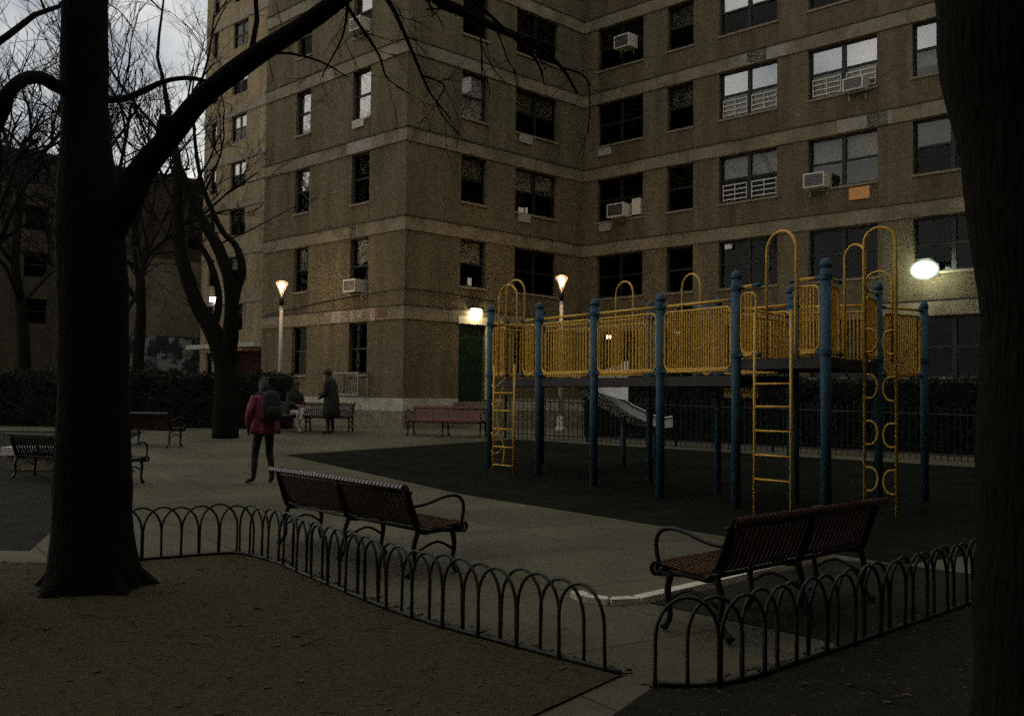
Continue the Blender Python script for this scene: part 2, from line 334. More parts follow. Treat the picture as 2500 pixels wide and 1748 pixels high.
tag(cd.build('soil_clods', mat('clods', (.036, .029, .014), .95, col2=(.075, .06, .03), scale=14)), 'small clods and stones lying on the bare soil', 'stones', kind='stuff')
tag(sx.build('fallen_twigs', M['twig']), 'thin fallen twigs on the bare soil', 'twigs', kind='stuff')

# ------------------------------------------------------------------ buildings
class Frame:
    def __init__(s, O, U, N): s.O = Vector((O[0], O[1], 0)); s.U = Vector((U[0], U[1], 0)); s.N = Vector((N[0], N[1], 0))
    def p(s, u, z, d): return s.O+s.U*u+s.N*d+Vector((0, 0, z))
def wall(name, F, u0, u1, z0, z1, holes, m, parent, depth=.24, mspan=None):
    us = sorted({u0, u1}|{h[0] for h in holes}|{h[1] for h in holes}); zs = sorted({z0, z1}|{h[2] for h in holes}|{h[3] for h in holes})
    b = MB()
    for i in range(len(us)-1):
        for j in range(len(zs)-1):
            uc, zc = (us[i]+us[i+1])/2, (zs[j]+zs[j+1])/2
            if any(h[0] < uc < h[1] and h[2] < zc < h[3] for h in holes): continue
            b.add([F.p(us[i], zs[j], 0), F.p(us[i+1], zs[j], 0), F.p(us[i+1], zs[j+1], 0), F.p(us[i], zs[j+1], 0)], [(0, 1, 2, 3)])
    for a, c, e, g in holes:
        q = [F.p(a, e, 0), F.p(c, e, 0), F.p(c, g, 0), F.p(a, g, 0), F.p(a, e, -depth), F.p(c, e, -depth), F.p(c, g, -depth), F.p(a, g, -depth)]
        b.add(q, [(0, 4, 5, 1), (1, 5, 6, 2), (2, 6, 7, 3), (3, 7, 4, 0)])
    return b.build(name, m, parent)
def window(F, u0, u1, z0, z1, parent, pair=False, up='dull', low='dull', blind=None, bl_low=False, guard=False, sill=True, m_low=None):
    """double-hung sash window: frame > panes, blind, guard, sill"""
    fw = .055; fb = MB(); d0, d1 = -.19, -.12
    mids = [u0, (u0+u1)/2, u1] if pair else [u0, u1]
    zm = z0+(z1-z0)*.5
    fb.wbox(F, u0, u1, z0, z0+fw, d0, d1); fb.wbox(F, u0, u1, z1-fw, z1, d0, d1)
    for i, u in enumerate(mids):
        a = u if i == 0 else (u-fw if i == len(mids)-1 else u-.06); c = u+fw if i == 0 else (u if i == len(mids)-1 else u+.06)
        fb.wbox(F, a, c, z0+fw, z1-fw, d0, d1)
    for i in range(len(mids)-1):
        fb.wbox(F, mids[i]+.06, mids[i+1]-.06, zm-.03, zm+.03, d0+.01, d1+.01)
    w_ = fb.build('window', M['frame'], parent)
    for i in range(len(mids)-1):
        a, c = mids[i]+.05, mids[i+1]-.05
        MB().wbox(F, a, c, zm+.02, z1-fw+.01, -.165, -.16).build('pane', M[up], w_)
        MB().wbox(F, a, c, z0+fw-.01, zm-.02, -.150, -.145).build('pane', M[low], w_)
    if blind:
        kind, frac = blind; zb = z1-(z1-z0)*frac
        MB().wbox(F, u0+.01, u1-.01, zb, z1-.01, -.235, -.228).build('blind', M[kind], w_)
    if guard:
        g = MB()
        for i in range(len(mids)-1):
            a, c = mids[i]+.08, mids[i+1]-.08
            for q in range(4):
                zz = z0+.1+q*.15; g.wbox(F, a, c, zz, zz+.035, -.11, -.095)
            for uu in (a, (a+c)/2-.012, c-.025): g.wbox(F, uu, uu+.025, z0+.07, z0+.6, -.108, -.1)
        g.build('window_guard', M['guard'], w_)
    if sill: MB().wbox(F, u0-.04, u1+.04, z0-.07, z0-.003, -.2, .045).build('sill', M['sill'], w_)
    # the dark room behind the window
    q = [F.p(u0, z0, -.9), F.p(u1, z0, -.9), F.p(u1, z1, -.9), F.p(u0, z1, -.9), F.p(u0, z0, -.24), F.p(u1, z0, -.24), F.p(u1, z1, -.24), F.p(u0, z1, -.24)]
    MB().add(q, [(0, 1, 2, 3), (0, 4, 5, 1), (1, 5, 6, 2), (2, 6, 7, 3), (3, 7, 4, 0)]).build('room_recess', M['dark'], w_)
    return w_

S = 2.66; Z0 = 4.13
K1 = Vector((-3.2, 29.2)); K2 = K1+Vector((C7, C7))*8.01; LA = 7.94
KA = K1-Vector((C7, -C7))*LA
FA = Frame(KA, (C7, -C7), (-C7, -C7)); FB = Frame(K1, (C7, C7), (C7, -C7)); FC = Frame(K2, (C7, -C7), (-C7, -C7))
LC = 24.0
TOP = Z0+S*5+1.1
bld = thing('apartment_building', (K1.x, K1.y, G(29)), 'large tan brick apartment block wrapping round the playground', 'building')
def zr(k): return Z0+S*k-.43
WH = 1.47
# ---- openings: (face, u0, u1, row, options)
WIN = {'A': [], 'B': [], 'C': []}
for k in range(0, 6):
    oA1 = {1: dict(up='mid', blind=('grey_blind', .5)), 2: dict(up='glass', blind=('white_blind', .52)), 3: dict(up='glass', low='glass', blind=('white_blind', .8)), 4: dict(up='dull')}.get(k, dict())
    oA2 = {1: dict(up='mid', blind=('white_blind', .42)), 2: dict(), 3: dict(up='glass', low='glass', blind=('white_blind', 1)), 4: dict(up='glass', blind=('grey_blind', .5))}.get(k, dict())
    WIN['A'].append((1.95, 2.82, k, False, WH, oA1)); WIN['A'].append((5.2, 6.14, k, False, 1.75 if k == 1 else WH+.1, oA2))
    oB1 = {1: dict(up='mid', blind=('white_blind', .5)), 2: dict(up='mid', blind=('grey_blind', .45)), 3: dict(up='glass', low='glass', blind=('white_blind', 1.0))}.get(k, dict())
    oB2 = {2: dict(up='glass', low='mid', blind=('grey_blind', .5)), 4: dict(up='mid')}.get(k, dict())
    if k > 0: WIN['B'].append((2.2, 3.28, k, False, WH, oB1))
    WIN['B'].append((4.6, 6.62, k, True, WH, oB2))
    oC = [({2: dict(up='dull'), 4: dict(up='mid')}.get(k, {})), ({3: dict(up='mid', blind=('grey_blind', .5)), 2: dict(up='mid')}.get(k, {})),
          ({1: dict(up='dull', blind=('grey_blind', .4)), 2: dict(up='mid', low='dull', blind=('white_blind', .6), guard=True), 3: dict(up='glass', low='mid', blind=('white_blind', .95), guard=True), 4: dict(up='glass', blind=('grey_blind', .5))}.get(k, {})),
          ({2: dict(up='mid', low='mid', blind=('white_blind', .55)), 3: dict(up='glass', low='mid', blind=('white_blind', .95), guard=True)}.get(k, {})),
          ({2: dict(up='mid', blind=('grey_blind', .6)), 3: dict(up='glass', low='mid', blind=('white_blind', .8))}.get(k, {})), {}, {}]
    for (a, c, pr), o in zip([(.65, 2.63, True), (3.62, 4.65, False), (5.62, 7.66, True), (8.68, 10.76, True), (11.75, 13.8, True), (15.0, 16.0, False), (17.3, 19.3, True)], oC):
        WIN['C'].append((a, c, k, pr, WH, o))
wr = random.Random(14)
for nm, F, L, mt in (('A', FA, LA, M['brick']), ('B', FB, 8.01, M['brickB']), ('C', FC, LC, M['brick'])):
    holes = []
    for a, c, k, pr, h, o in WIN[nm]:
        z1 = zr(k); hh = h if k > 0 else 1.6
        holes.append((a, c, z1-hh, z1))
    if nm == 'B': holes.append((2.18, 3.30, 1.3, Z0-.43))
    wall('wall', F, 0, L, .2, TOP, holes, mt, bld)
    for a, c, k, pr, h, o in WIN[nm]:
        z1 = zr(k); hh = h if k > 0 else 1.6
        if not o and k > 1 and wr.random() < .55: o = dict(up=wr.choice(('mid', 'dull', 'dull')), blind=('grey_blind', wr.choice((.3, .45, .7))))
        window(F, a, c, z1-hh, z1, bld, pair=pr, **o)
# roof, parapet, hidden back walls
KE = K2+Vector((C7, -C7))*LC
BK = Vector((C7, C7))*14
rf = MB()
pl = [KA, K1, K2, KE, KE+BK, KA+BK+Vector((C7, C7))*8.01]
n0 = len(pl)
rf.add([(p.x, p.y, TOP-.5) for p in pl], [tuple(range(n0))]); rf.build('roof', M['asphalt_and_shade'], bld)
bw = MB()
for i in (3, 4, 5):
    a, b = pl[i], pl[(i+1) % n0]; bw.add([(a.x, a.y, .2), (b.x, b.y, .2), (b.x, b.y, TOP), (a.x, a.y, TOP)], [(0, 1, 2, 3)])
bw.build('rear_wall', M['brickB'], bld)
# storey bands (mitred at the corners) with coping line, patches proud of the band
prj = .035
for k in range(0, 6):
    zt = Z0+S*k; b = MB()
    for F, u0, u1 in ((FA, 0, LA+prj), (FB, 0, 8.01-prj), (FC, 0, LC)):
        b.wbox(F, u0, u1, zt-.40, zt, -.05, prj)
    b.build('storey_band', M['band'], bld)
    c = MB()
    for F, u0, u1 in ((FA, 0, LA+.06), (FB, 0, 8.01-.06), (FC, 0, LC)): c.wbox(F, u0, u1, zt+.003, zt+.035, -.05, .06)
    c.build('drip_ledge', mat('dark_ledge', (.06, .05, .035), .9) if k == 0 else bpy.data.materials['dark_ledge'], bld)
rnd = random.Random(3)
def patch(F, u0, u1, k, m, dz=(0, 0)):
    MB().wbox(F, u0, u1, Z0+S*k-.385+dz[0], Z0+S*k-.012-dz[1], .0, prj+.006).build('band_block', M[m], bld)
for F, L in ((FA, LA), (FB, 8.01), (FC, 14)):
    for k in range(0, 6):
        u = rnd.uniform(.3, 1.8)
        while u < L-1:
            wd = rnd.choice((.45, .6, .9, 1.3))
            if rnd.random() < .38: patch(F, u, min(u+wd, L-.2), k, 'band2' if rnd.random() < .7 else 'band')
            u += wd+rnd.uniform(.1, 1.4)
patch(FA, 5.0, 6.25, 2, 'band3', (0, .002)); patch(FA, 6.6, 6.95, 2, 'band2', (.0, .004))
patch(FC, 9.6, 11.2, 2, 'band3', (.001, .003)); patch(FC, 6.4, 8.0, 3, 'band3', (.001, .003)); patch(FA, 5.15, 5.6, 1, 'band2', (.001, .003))
for u0, u1, m, lo, hi in ((4.30, 4.86, 'band3', 0, 0), (5.28, 5.5, 'band3', .02, .03), (5.66, 5.96, 'band3', .1, .02), (6.34, 6.6, 'band3', -.02, -.02), (6.72, 7.14, 'red_tile', .08, .04)):
    MB().wbox(FA, u0, u1, Z0-.39+lo, Z0-.01-hi, .0, .047).build('band_block', M[m], bld)
# spandrels under the windows, a little proud and darker
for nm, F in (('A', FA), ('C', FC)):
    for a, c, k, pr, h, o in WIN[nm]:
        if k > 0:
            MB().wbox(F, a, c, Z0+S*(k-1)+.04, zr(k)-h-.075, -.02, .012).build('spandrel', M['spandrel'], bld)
# plinth: concrete base with pale course
pb = MB(); pc = MB()
for F, u0, u1, lst in ((FA, 0, LA+.12, 0), (FB, 0, 2.1, 1), (FB, 3.4, 7.88, 2), (FC, 0, LC, 3)):
    pb.wbox(F, u0, u1, .2, 1.0, -.05, .12); pc.wbox(F, u0, u1, 1.003, 1.38, -.05, .10)
pb.build('plinth', M['plinth'], bld); pc.build('plinth_course', M['plinth2'], bld)
# vertical joints
vj = MB()
for F, u in ((FB, .04), (FA, LA-.04), (FC, 8.25), (FC, 4.98)): vj.wbox(F, u-.02, u+.02, 1.39, Z0+S*5, .0, .008)
# door in face B with landing
dr = MB().wbox(FB, 2.22, 3.26, 1.32, Z0-.45, -.16, -.11); d_ = dr.build('door', M['door'], bld)
MB().wbox(FB, 2.30, 3.18, 2.55, 3.4, -.112, -.1).build('door_panel', M['door'], d_)
MB().wbox(FB, 2.30, 3.18, 1.45, 2.45, -.112, -.1).build('door_panel', M['door'], d_)
MB().tube([FB.p(3.14, 2.3, -.1), FB.p(3.14, 2.3, -.05), FB.p(3.02, 2.3, -.05)], .012, 6).build('door_handle', M['galv'], d_)
MB().wbox(FB, 2.12, 3.36, Z0-.415, Z0-.18, -.05, .05).build('door_lintel', M['lintel'], bld)
MB().wbox(FB, 3.31, 3.40, 1.35, Z0-.42, -.05, .04).build('door_jamb', M['lintel'], bld)
ld = MB()
for i in range(4): ld.wbox(FB, 1.9, 3.6, .2, 1.28-.2*i, .13+.3*i, .13+.3*(i+1)+(.5 if i == 0 else 0)) if i == 0 else ld.wbox(FB, 1.9, 3.6, .2, 1.28-.2*i, .93+.3*(i-1), .93+.3*i)
ld.build('door_steps', M['plinth'], bld)
# sagging cable along the storey
cb = MB(); pts = []
for i in range(14): t = i/13; pts.append(FA.p(.3+t*7.7, 4.62-.42*(1-t)**1.6+.0*math.sin(t*9), .06))
for i in range(10): t = (i+1)/10; pts.append(FB.p(t*3.6, 4.62-.12*t*t, .06))
cb.tube(pts, .018, 5).build('wall_cable', M['frame'], bld)
# metal cage under a ground floor window
cg = MB()
for u in (5.05, 6.28):
    for d in (.05, .4): cg.wbox(FA, u, u+.04, 1.45, 2.15, d, d+.04)
for z in (1.45, 2.11):
    cg.wbox(FA, 5.09, 6.28, z, z+.04, .4, .44); cg.wbox(FA, 5.05, 5.09, z, z+.04, .09, .4); cg.wbox(FA, 6.28, 6.32, z, z+.04, .09, .4)
for i in range(7): cg.wbox(FA, 5.22+i*.155, 5.235+i*.155, 1.49, 2.11, .41, .43)
cg.build('window_cage', M['galv'], bld)

# air conditioners and wall sleeves
def air_con(F, u, z, label, wdt=.62, h=.4, out_=.34):
    t = thing('air_conditioner', F.p(u, z, .05), label, 'air conditioner', 'window air conditioners')
    MB().wbox(F, u-wdt/2, u+wdt/2, z, z+h, -.14, out_).build('casing', M['acw'], t)
    MB().wbox(F, u-wdt/2+.05, u+wdt/2-.05, z+.05, z+h-.05, out_+.001, out_+.012).build('grille', M['acg'], t)
    s = MB()
    for i in range(5): s.wbox(F, u-wdt/2+.06, u+wdt/2-.06, z+.07+i*.06, z+.085+i*.06, out_+.013, out_+.018)
    s.build('fin', M['galv'], t)
    MB().wbox(F, u-wdt/2+.04, u-wdt/2+.07, z-.22, z-.003, .0, .03).wbox(F, u+wdt/2-.07, u+wdt/2-.04, z-.22, z-.003, .0, .03).build('bracket', M['galv'], t)
    return t
air_con(FA, 5.62, zr(1)-1.72, 'white air conditioner low in the narrow window above the ground floor of the corner wing')
air_con(FA, 5.70, zr(4)-1.5, 'air conditioner in the topmost visible narrow window of the corner wing', .55)
air_con(FC, 1.72, zr(2)-1.44, 'large white air conditioner in the wide window beside the inner corner', .72, .46)
MB().wbox(FC, 2.22, 2.58, zr(2)-1.40, zr(2)-.86, -.11, .06).build('window_board', M['acw'], bld)
air_con(FC, 1.95, zr(4)-1.0, 'air conditioner in the highest wide window near the inner corner', .66, .44)
air_con(FC, 9.02, zr(2)-1.46, 'boxy air conditioner in the wide window above the orange wall panel', .66, .42)
air_con(FC, 10.2, zr(3)-1.55, 'dark-faced air conditioner under the brightest wide window on the right', .6, .36)
for F, u, z, wd in ((FB, 5.05, zr(3)-WH-.32, .62), (FB, 5.0, zr(2)-WH-.30, .55), (FC, 1.0, zr(3)-WH-.36, .6), (FC, 1.05, zr(2)-WH-.34, .55), (FA, 5.55, zr(3)-WH-.36, .6)):
    MB().wbox(F, u-wd/2, u+wd/2, z, z+.26, .013, .05).build('wall_sleeve', M['sleeve'], bld)
MB().wbox(FC, 9.95, 10.55, zr(2)-WH-.46, zr(2)-WH-.12, .013, .05).build('orange_panel', M['orange'], bld)
# small white things on sills
MB().wbox(FB, 2.62, 2.78, zr(1)-WH+.06, zr(1)-WH+.3, -.13, -.10).build('window_ornament', M['paper'], bld)
MB().wbox(FB, 4.75, 4.98, zr(2)-WH-.02, zr(2)-WH+.16, .0, .03).wbox(FB, 5.06, 5.16, zr(2)-WH-.02, zr(2)-WH+.2, .0, .03).build('window_ornament', M['paper'], bld)
MB().wbox(FC, 5.8, 6.05, zr(1)-.24, zr(1)-.1, -.1, -.06).build('window_ornament', M['paper'], bld)

FW = Frame(KE, (-C7, -C7), (-C7, C7))  # unseen right wing, added to block sky light from that side
wh_ = [(u, u+1.9, zr(k)-WH, zr(k)) for k in range(0, 6) for u in (1.6, 5.4, 9.2, 12.8)]
wall('wall', FW, 0, 16, 0, TOP, wh_, M['brickB'], bld)  # wall of the added unseen wing
for h in wh_: MB().wbox(FW, h[0], h[1], h[2], h[3], -.2, -.17).build('window', M['frame'], bld)  # windows of the added unseen wing
MB().add([FW.p(0, TOP-.5, 0), FW.p(16, TOP-.5, 0), FW.p(16, TOP-.5, -12), FW.p(0, TOP-.5, -12)], [(0, 1, 2, 3)]).build('roof', M['asphalt_and_shade'], bld)  # roof of the added unseen wing
MB().add([FW.p(16, 0, 0), FW.p(16, 0, -12), FW.p(16, TOP, -12), FW.p(16, TOP, 0)], [(0, 1, 2, 3)]).add([FW.p(0, 0, -12), FW.p(16, 0, -12), FW.p(16, TOP, -12), FW.p(0, TOP, -12)], [(0, 1, 2, 3)]).build('rear_wall', M['brick'], bld)
# ---- unseen block added behind the camera to cut the sky light
FR = Frame((34, -5.0), (-1, 0), (0, 1))
rb = thing('rear_shade_block', (0, -5, 0), 'unseen tan brick block added behind the camera to shade the courtyard', 'building')
rh = [(u+.8, u+2.6, Z0+S*k-1.9, Z0+S*k-.43) for k in range(0, 8) for u in [x*3.4 for x in range(19)]]
wall('wall', FR, 0, 66, 0, 24, rh, M['brickB'], rb)
for h in rh: MB().wbox(FR, h[0], h[1], h[2], h[3], -.2, -.17).build('window', M['frame'], rb)
MB().add([FR.p(0, 23.7, 0), FR.p(66, 23.7, 0), FR.p(66, 23.7, -12), FR.p(0, 23.7, -12)], [(0, 1, 2, 3)]).build('roof', M['asphalt_and_shade'], rb)
MB().add([FR.p(0, 0, 0), FR.p(0, 0, -12), FR.p(0, 24, -12), FR.p(0, 24, 0)], [(0, 1, 2, 3)]).add([FR.p(66, 0, 0), FR.p(66, 0, -12), FR.p(66, 24, -12), FR.p(66, 24, 0)], [(0, 1, 2, 3)]).build('side_wall', M['brick'], rb)

# ---- far wing D
FD = Frame((-18.2-.0, 57.75), (C7, -C7), (-C7, -C7))
far = thing('distant_apartment_block', (-18.2, 57.75, .48), 'pale tan brick block standing farther off, left of the corner wing', 'building')
hol = []; dw = []
for k in range(0, 9):
    for a, c, pr in ((.75, 1.45, False), (3.1, 4.75, True), (7.2, 8.9, True)):
        z1 = Z0+S*k-.40; hol.append((a, c, z1-1.45, z1)); dw.append((a, c, z1-1.45, z1, pr, k))
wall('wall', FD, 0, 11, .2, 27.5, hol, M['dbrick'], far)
for a, c, z0_, z1, pr, k in dw:
    br = (k in (2, 4, 5, 6, 8))
    window(FD, a, c, z0_, z1, far, pair=pr, up='glass' if br else 'mid', low='mid' if k % 2 else 'dull', blind=('white_blind', .5) if br else ('grey_blind', .4), sill=False)
for k in range(0, 9):
    MB().wbox(FD, 0, 11, Z0+S*k-.36, Z0+S*k, -.05, .04).build('storey_band', M['band2'] if k % 3 else M['band'], far)
b = MB(); q = FD.p; bkD = 12
b.add([q(0, .2, 0), q(0, .2, -bkD), q(0, 27.5, -bkD), q(0, 27.5, 0)], [(0, 1, 2, 3)]); b.add([q(11, .2, 0), q(11, .2, -bkD), q(11, 27.5, -bkD), q(11, 27.5, 0)], [(0, 1, 2, 3)])
b.add([q(0, .2, -bkD), q(11, .2, -bkD), q(11, 27.5, -bkD), q(0, 27.5, -bkD)], [(0, 1, 2, 3)]); b.build('side_wall', M['dbrick'], far)
MB().add([q(0, 27.2, 0), q(11, 27.2, 0), q(11, 27.2, -bkD), q(0, 27.2, -bkD)], [(0, 1, 2, 3)]).build('roof', M['asphalt_and_shade'], far)
MB().wbox(FD, 3.4, 10.5, 3.78, 4.0, .045, 2.6).build('entrance_canopy', M['plinth2'], far)
MB().wbox(FD, 3.6, 10.3, .48, 3.75, .045, .06).build('entrance_shade', M['dark'], far)  # flat dark sheet: the shade under the canopy painted on the wall

# ---- left building E with mural
FE = Frame((-30.6, 51.1), (C7, C7), (C7, -C7)); LE = 17.0
eb = thing('low_dark_building', (-30.6, 51.1, .48), 'low dark brick building with a painted wall at far left', 'building')
eh = []
for k in range(1, 5):
    for u in (1.5, 5.0, 8.5, 14.6): eh.append((u, u+1.3, 4.2+2.6*(k-1)+1.0, 4.2+2.6*(k-1)+2.4))
wall('wall', FE, 0, LE, .2, 14.7, eh, M['ebrick'], eb)
for h in eh: window(FE, *h, eb, up='mid' if h[0] > 14 else 'dull', sill=False)
MB().wbox(FE, -.1, LE+.1, 14.5, 14.82, -.3, .08).build('coping', M['ebrick'], eb)
q = FE.p
b = MB(); b.add([q(0, .2, 0), q(0, .2, -10), q(0, 14.7, -10), q(0, 14.7, 0)], [(0, 1, 2, 3)]); b.add([q(LE, .2, 0), q(LE, .2, -10), q(LE, 14.7, -10), q(LE, 14.7, 0)], [(0, 1, 2, 3)]); b.build('side_wall', M['ebrick'], eb)
MB().add([q(0, 14.4, -.01), q(LE, 14.4, -.01), q(LE, 14.4, -10), q(0, 14.4, -10)], [(0, 1, 2, 3)]).build('roof', M['asphalt_and_shade'], eb)
MB().wbox(FE, 9.4, 15.6, 4.9, 9.6, .0, .02).build('painted_field', mat('faded_render', (.12, .1, .065), .9, var=.25, scale=.8), eb)
MB().wbox(FE, 9.4, 15.6, 2.4, 4.88, .0, .03).build('mural', M['mural'], eb)
MB().wbox(FE, 8.9, 9.35, .5, 9.6, .0, .14).build('pilaster', mat('brown_pilaster', (.09, .06, .035), .9, var=.2), eb)

# ------------------------------------------------------------------ lamps
def lamp_post(px, py, Y, label):
    p = at(px, py, Y); g = G(Y); t = thing('street_lamp', (p.x, p.y, g), label, 'street lamp', 'lamp posts in front of the building')
    H = p.z
    MB().lathe((p.x, p.y, g), [(.17, 0), (.17, .06), (.11, .1), (.095, .35), (.07, .42)], 14).build('base', M['pole'], t)
    MB().lathe((p.x, p.y, g), [(.066, .38), (.052, H-g-.62)], 12).build('pole', M['pole'], t, True)
    MB().lathe((p.x, p.y, H), [(.055, -.62), (.075, -.6), (.075, -.36), (.05, -.34), (.04, -.27)], 12).build('collar', M['iron'], t, True)
    MB().lathe((p.x, p.y, H), [(.05, -.27), (.08, -.14), (.175, .02), (.19, .06), (.15, .11), (.06, .14)], 18).build('globe', M['lampg'], t, True)
    MB().lathe((p.x, p.y, H), [(.012, -.19), (.04, -.12), (.085, .0), (.09, .03), (.05, .07)], 12).build('bulb', M['lampw'], t, True)
    c = MB()
    for k in range(4):
        a = k*math.pi/2+.5; ca, sa = math.cos(a), math.sin(a)
        c.tube([(p.x+ca*.065, p.y+sa*.065, H-.28), (p.x+ca*.12, p.y+sa*.12, H-.09), (p.x+ca*.20, p.y+sa*.20, H+.05)], .012, 5)
    c.build('cage_bar', M['iron'], t)
    MB().lathe((p.x, p.y, H), [(.09, .142), (.08, .16), (.03, .185)], 14).build('cap', M['iron'], t)
lamp_post(688, 697, 30.0, 'lit lamp post behind the person in the magenta coat')
lamp_post(1371, 684, 29.3, 'lit lamp post behind the yellow play structure barrier')
def wall_lamp(F, u, z, s, m, label, out_=.2, hood=True):
    t = thing('wall_lamp', F.p(u, z, 0), label, 'wall lamp')
    MB().wbox(F, u-s*.7, u+s*.7, z+s*.42, z+s*.62, .0, out_+.06).build('housing', M['iron'], t)
    MB().wbox(F, u-s*.3, u+s*.3, z-s*.4, z+s*.4, -.0+.051, .07).build('back_plate', M['iron'], t)
    P = [F.p(u-s*.6, z-s*.35, .075), F.p(u+s*.6, z-s*.35, .075), F.p(u+s*.6, z-s*.35, out_), F.p(u-s*.6, z-s*.35, out_)]
    Q = [F.p(u-s*.6, z+s*.41, .075), F.p(u+s*.6, z+s*.41, .075), F.p(u+s*.5, z+s*.41, out_+.02), F.p(u-s*.5, z+s*.41, out_+.02)]
    MB().hexa([P[3], P[2], P[1], P[0], Q[3], Q[2], Q[1], Q[0]]).build('lens', m, t)
    return t
wall_lamp(FB, 2.78, Z0-.06, .3, M['doorl'], 'bright wall lamp over the green door')
wall_lamp(FC, 1.32, 3.52, .13, M['smally'], 'small lit wall lamp seen through the play structure bars')
p = at(530, 732, 56.6); wall_lamp(FD, 1.75, p.z, .3, M['smallw'], 'small white wall lamp on the distant block', .3)
# lamp under the canopy
cl = thing('canopy_lamp', FD.p(5.8, 3.78, 1.8), 'small orange lamp under the distant entrance canopy', 'lamp')
MB().lathe(FD.p(5.8, 3.42, 1.8), [(.08, -.14), (.3, -.1), (.34, 0), (.3, .1), (.1, .14)], 14).build('globe', M['smallo'], cl, True)
MB().lathe(FD.p(5.8, 3.42, 1.8), [(.06, .15), (.06, .355)], 10).build('stem', M['iron'], cl)
# flood light on the wall at right
fz = at(2279, 662, 26.1).z
fl = thing('floodlight', FC.p(12.25, fz, 0), 'glaring floodlight on the building wall at right', 'floodlight')
MB().wbox(FC, 12.2, 12.3, fz-.1, fz+.1, 0.0, .35).build('bracket', M['iron'], fl)
fc = FC.p(12.25, fz, .5)
def ell(cc, a, b, c, nz=10, n=22):
    v = []; f = []
    for i in range(nz+1):
        t = math.pi*i/nz
        for k in range(n):
            q = 2*math.pi*k/n; v.append(cc+FC.U*a*math.sin(t)*math.cos(q)+ZV*b*math.cos(t)+FC.N*c*math.sin(t)*math.sin(q))
    for i in range(nz):
        for k in range(n): f.append((i*n+k, (i+1)*n+k, (i+1)*n+(k+1) % n, i*n+(k+1) % n))
    return v, f
MB().add(*ell(fc, .39, .27, .2)).build('lens', M['floodg'], fl, True)  # outer glow shell, added round the bulb to imitate a halo
MB().add(*ell(fc, .345, .235, .17)).build('inner_halo', M['floodh'], fl, True)  # second glow shell, grading the imitated halo
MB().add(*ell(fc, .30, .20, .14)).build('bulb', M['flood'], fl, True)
MB().wbox(FC, 12.05, 12.45, fz+.272, fz+.31, .2, .6).build('hood', M['iron'], fl)
MB().wbox(FC, 12.05, 12.45, fz-.14, fz+.2, .0, .06).build('back_plate', M['iron'], fl)

# ------------------------------------------------------------------ play structure
PS = thing('play_structure', (2.2, 16.2, 0), 'yellow and blue playground structure with ladders, barriers and slide', 'play structure')
AX = Vector((.5563, -.8310, 0)); BX = Vector((.8310, .5563, 0)); ZV = Vector((0, 0, 1))
post = []
for i, px in enumerate((1196, 1315, 1450, 1612, 1797, 2016)):
    y = 18.7-1.3*i; p = at(px, 1000, y); post.append(Vector((p.x, y, 0)))
P1, P2, P3, P4, P5, P6 = post
back = [p+BX*1.2 for p in post[:5]]
Q1, Q2, Q3, Q4, Q5 = back
P8 = Vector((at(1930, 800, 14.8).x, 14.8, 0)); P7 = Vector((at(2144, 800, 14.2).x, 14.2, 0)); P9 = Vector((at(2256, 850, 14.7).x, 14.7, 0))
D1, D2 = 1.80, 2.02
def mk_post(p, top, r=.066, label=None):
    g = G(p.y); o = MB().lathe((p.x, p.y, 0), [(r, g), (r, top-.05)], 14).build('post', M['blue'], PS, True)
    MB().lathe((p.x, p.y, top-.049), [(r+.008, 0), (r+.012, .03), (r*.95, .07), (r*.62, .105), (.012, .12)], 14).build('cap', M['blue'], o, True)
    return o
def collar(o, p, z, r=.066): MB().lathe((p.x, p.y, z), [(r+.002, -.035), (r+.014, -.03), (r+.014, .03), (r+.002, .035)], 14).build('collar', M['blue'], o)
for i, p in enumerate(post):
    hi = i >= 4; o = mk_post(p, 3.17 if hi else 2.98+G(p.y))
    for z in ((D2+.05, 3.0) if hi else (D1+.07, 2.84)): collar(o, p, z)
for p in back:
    o = mk_post(p, 2.98+G(p.y), .055); collar(o, p, 2.84, .055)
for p, t_ in ((P8, 3.12), (P7, 3.12), (P9, 2.9)): o = mk_post(p, t_, .058); collar(o, p, D2+.05, .058)
BARR = {}
def bar_mesh(h):
    k_ = round(h, 3)
    if k_ not in BARR: BARR[k_] = MB().tube([(0, 0, 0), (0, 0, h)], .0125, 6, False).mesh('bar', M['yellow'], smooth=True)
    return BARR[k_]
def rrect(a, b, z0, z1, r=.09, n=5):
    """rounded rectangle in the vertical plane through a, b"""
    d = (b-a); L = d.length; d = d/L; o = []
    for cx_, cz, a0 in ((L-r, z0+r, -90), (L-r, z1-r, 0), (r, z1-r, 90), (r, z0+r, 180)):
        for k in range(n+1):
            t = R(a0+90*k/n); o.append(a+d*(cx_+r*math.cos(t))+ZV*(cz+r*math.sin(t)))
    return o+[o[0]]
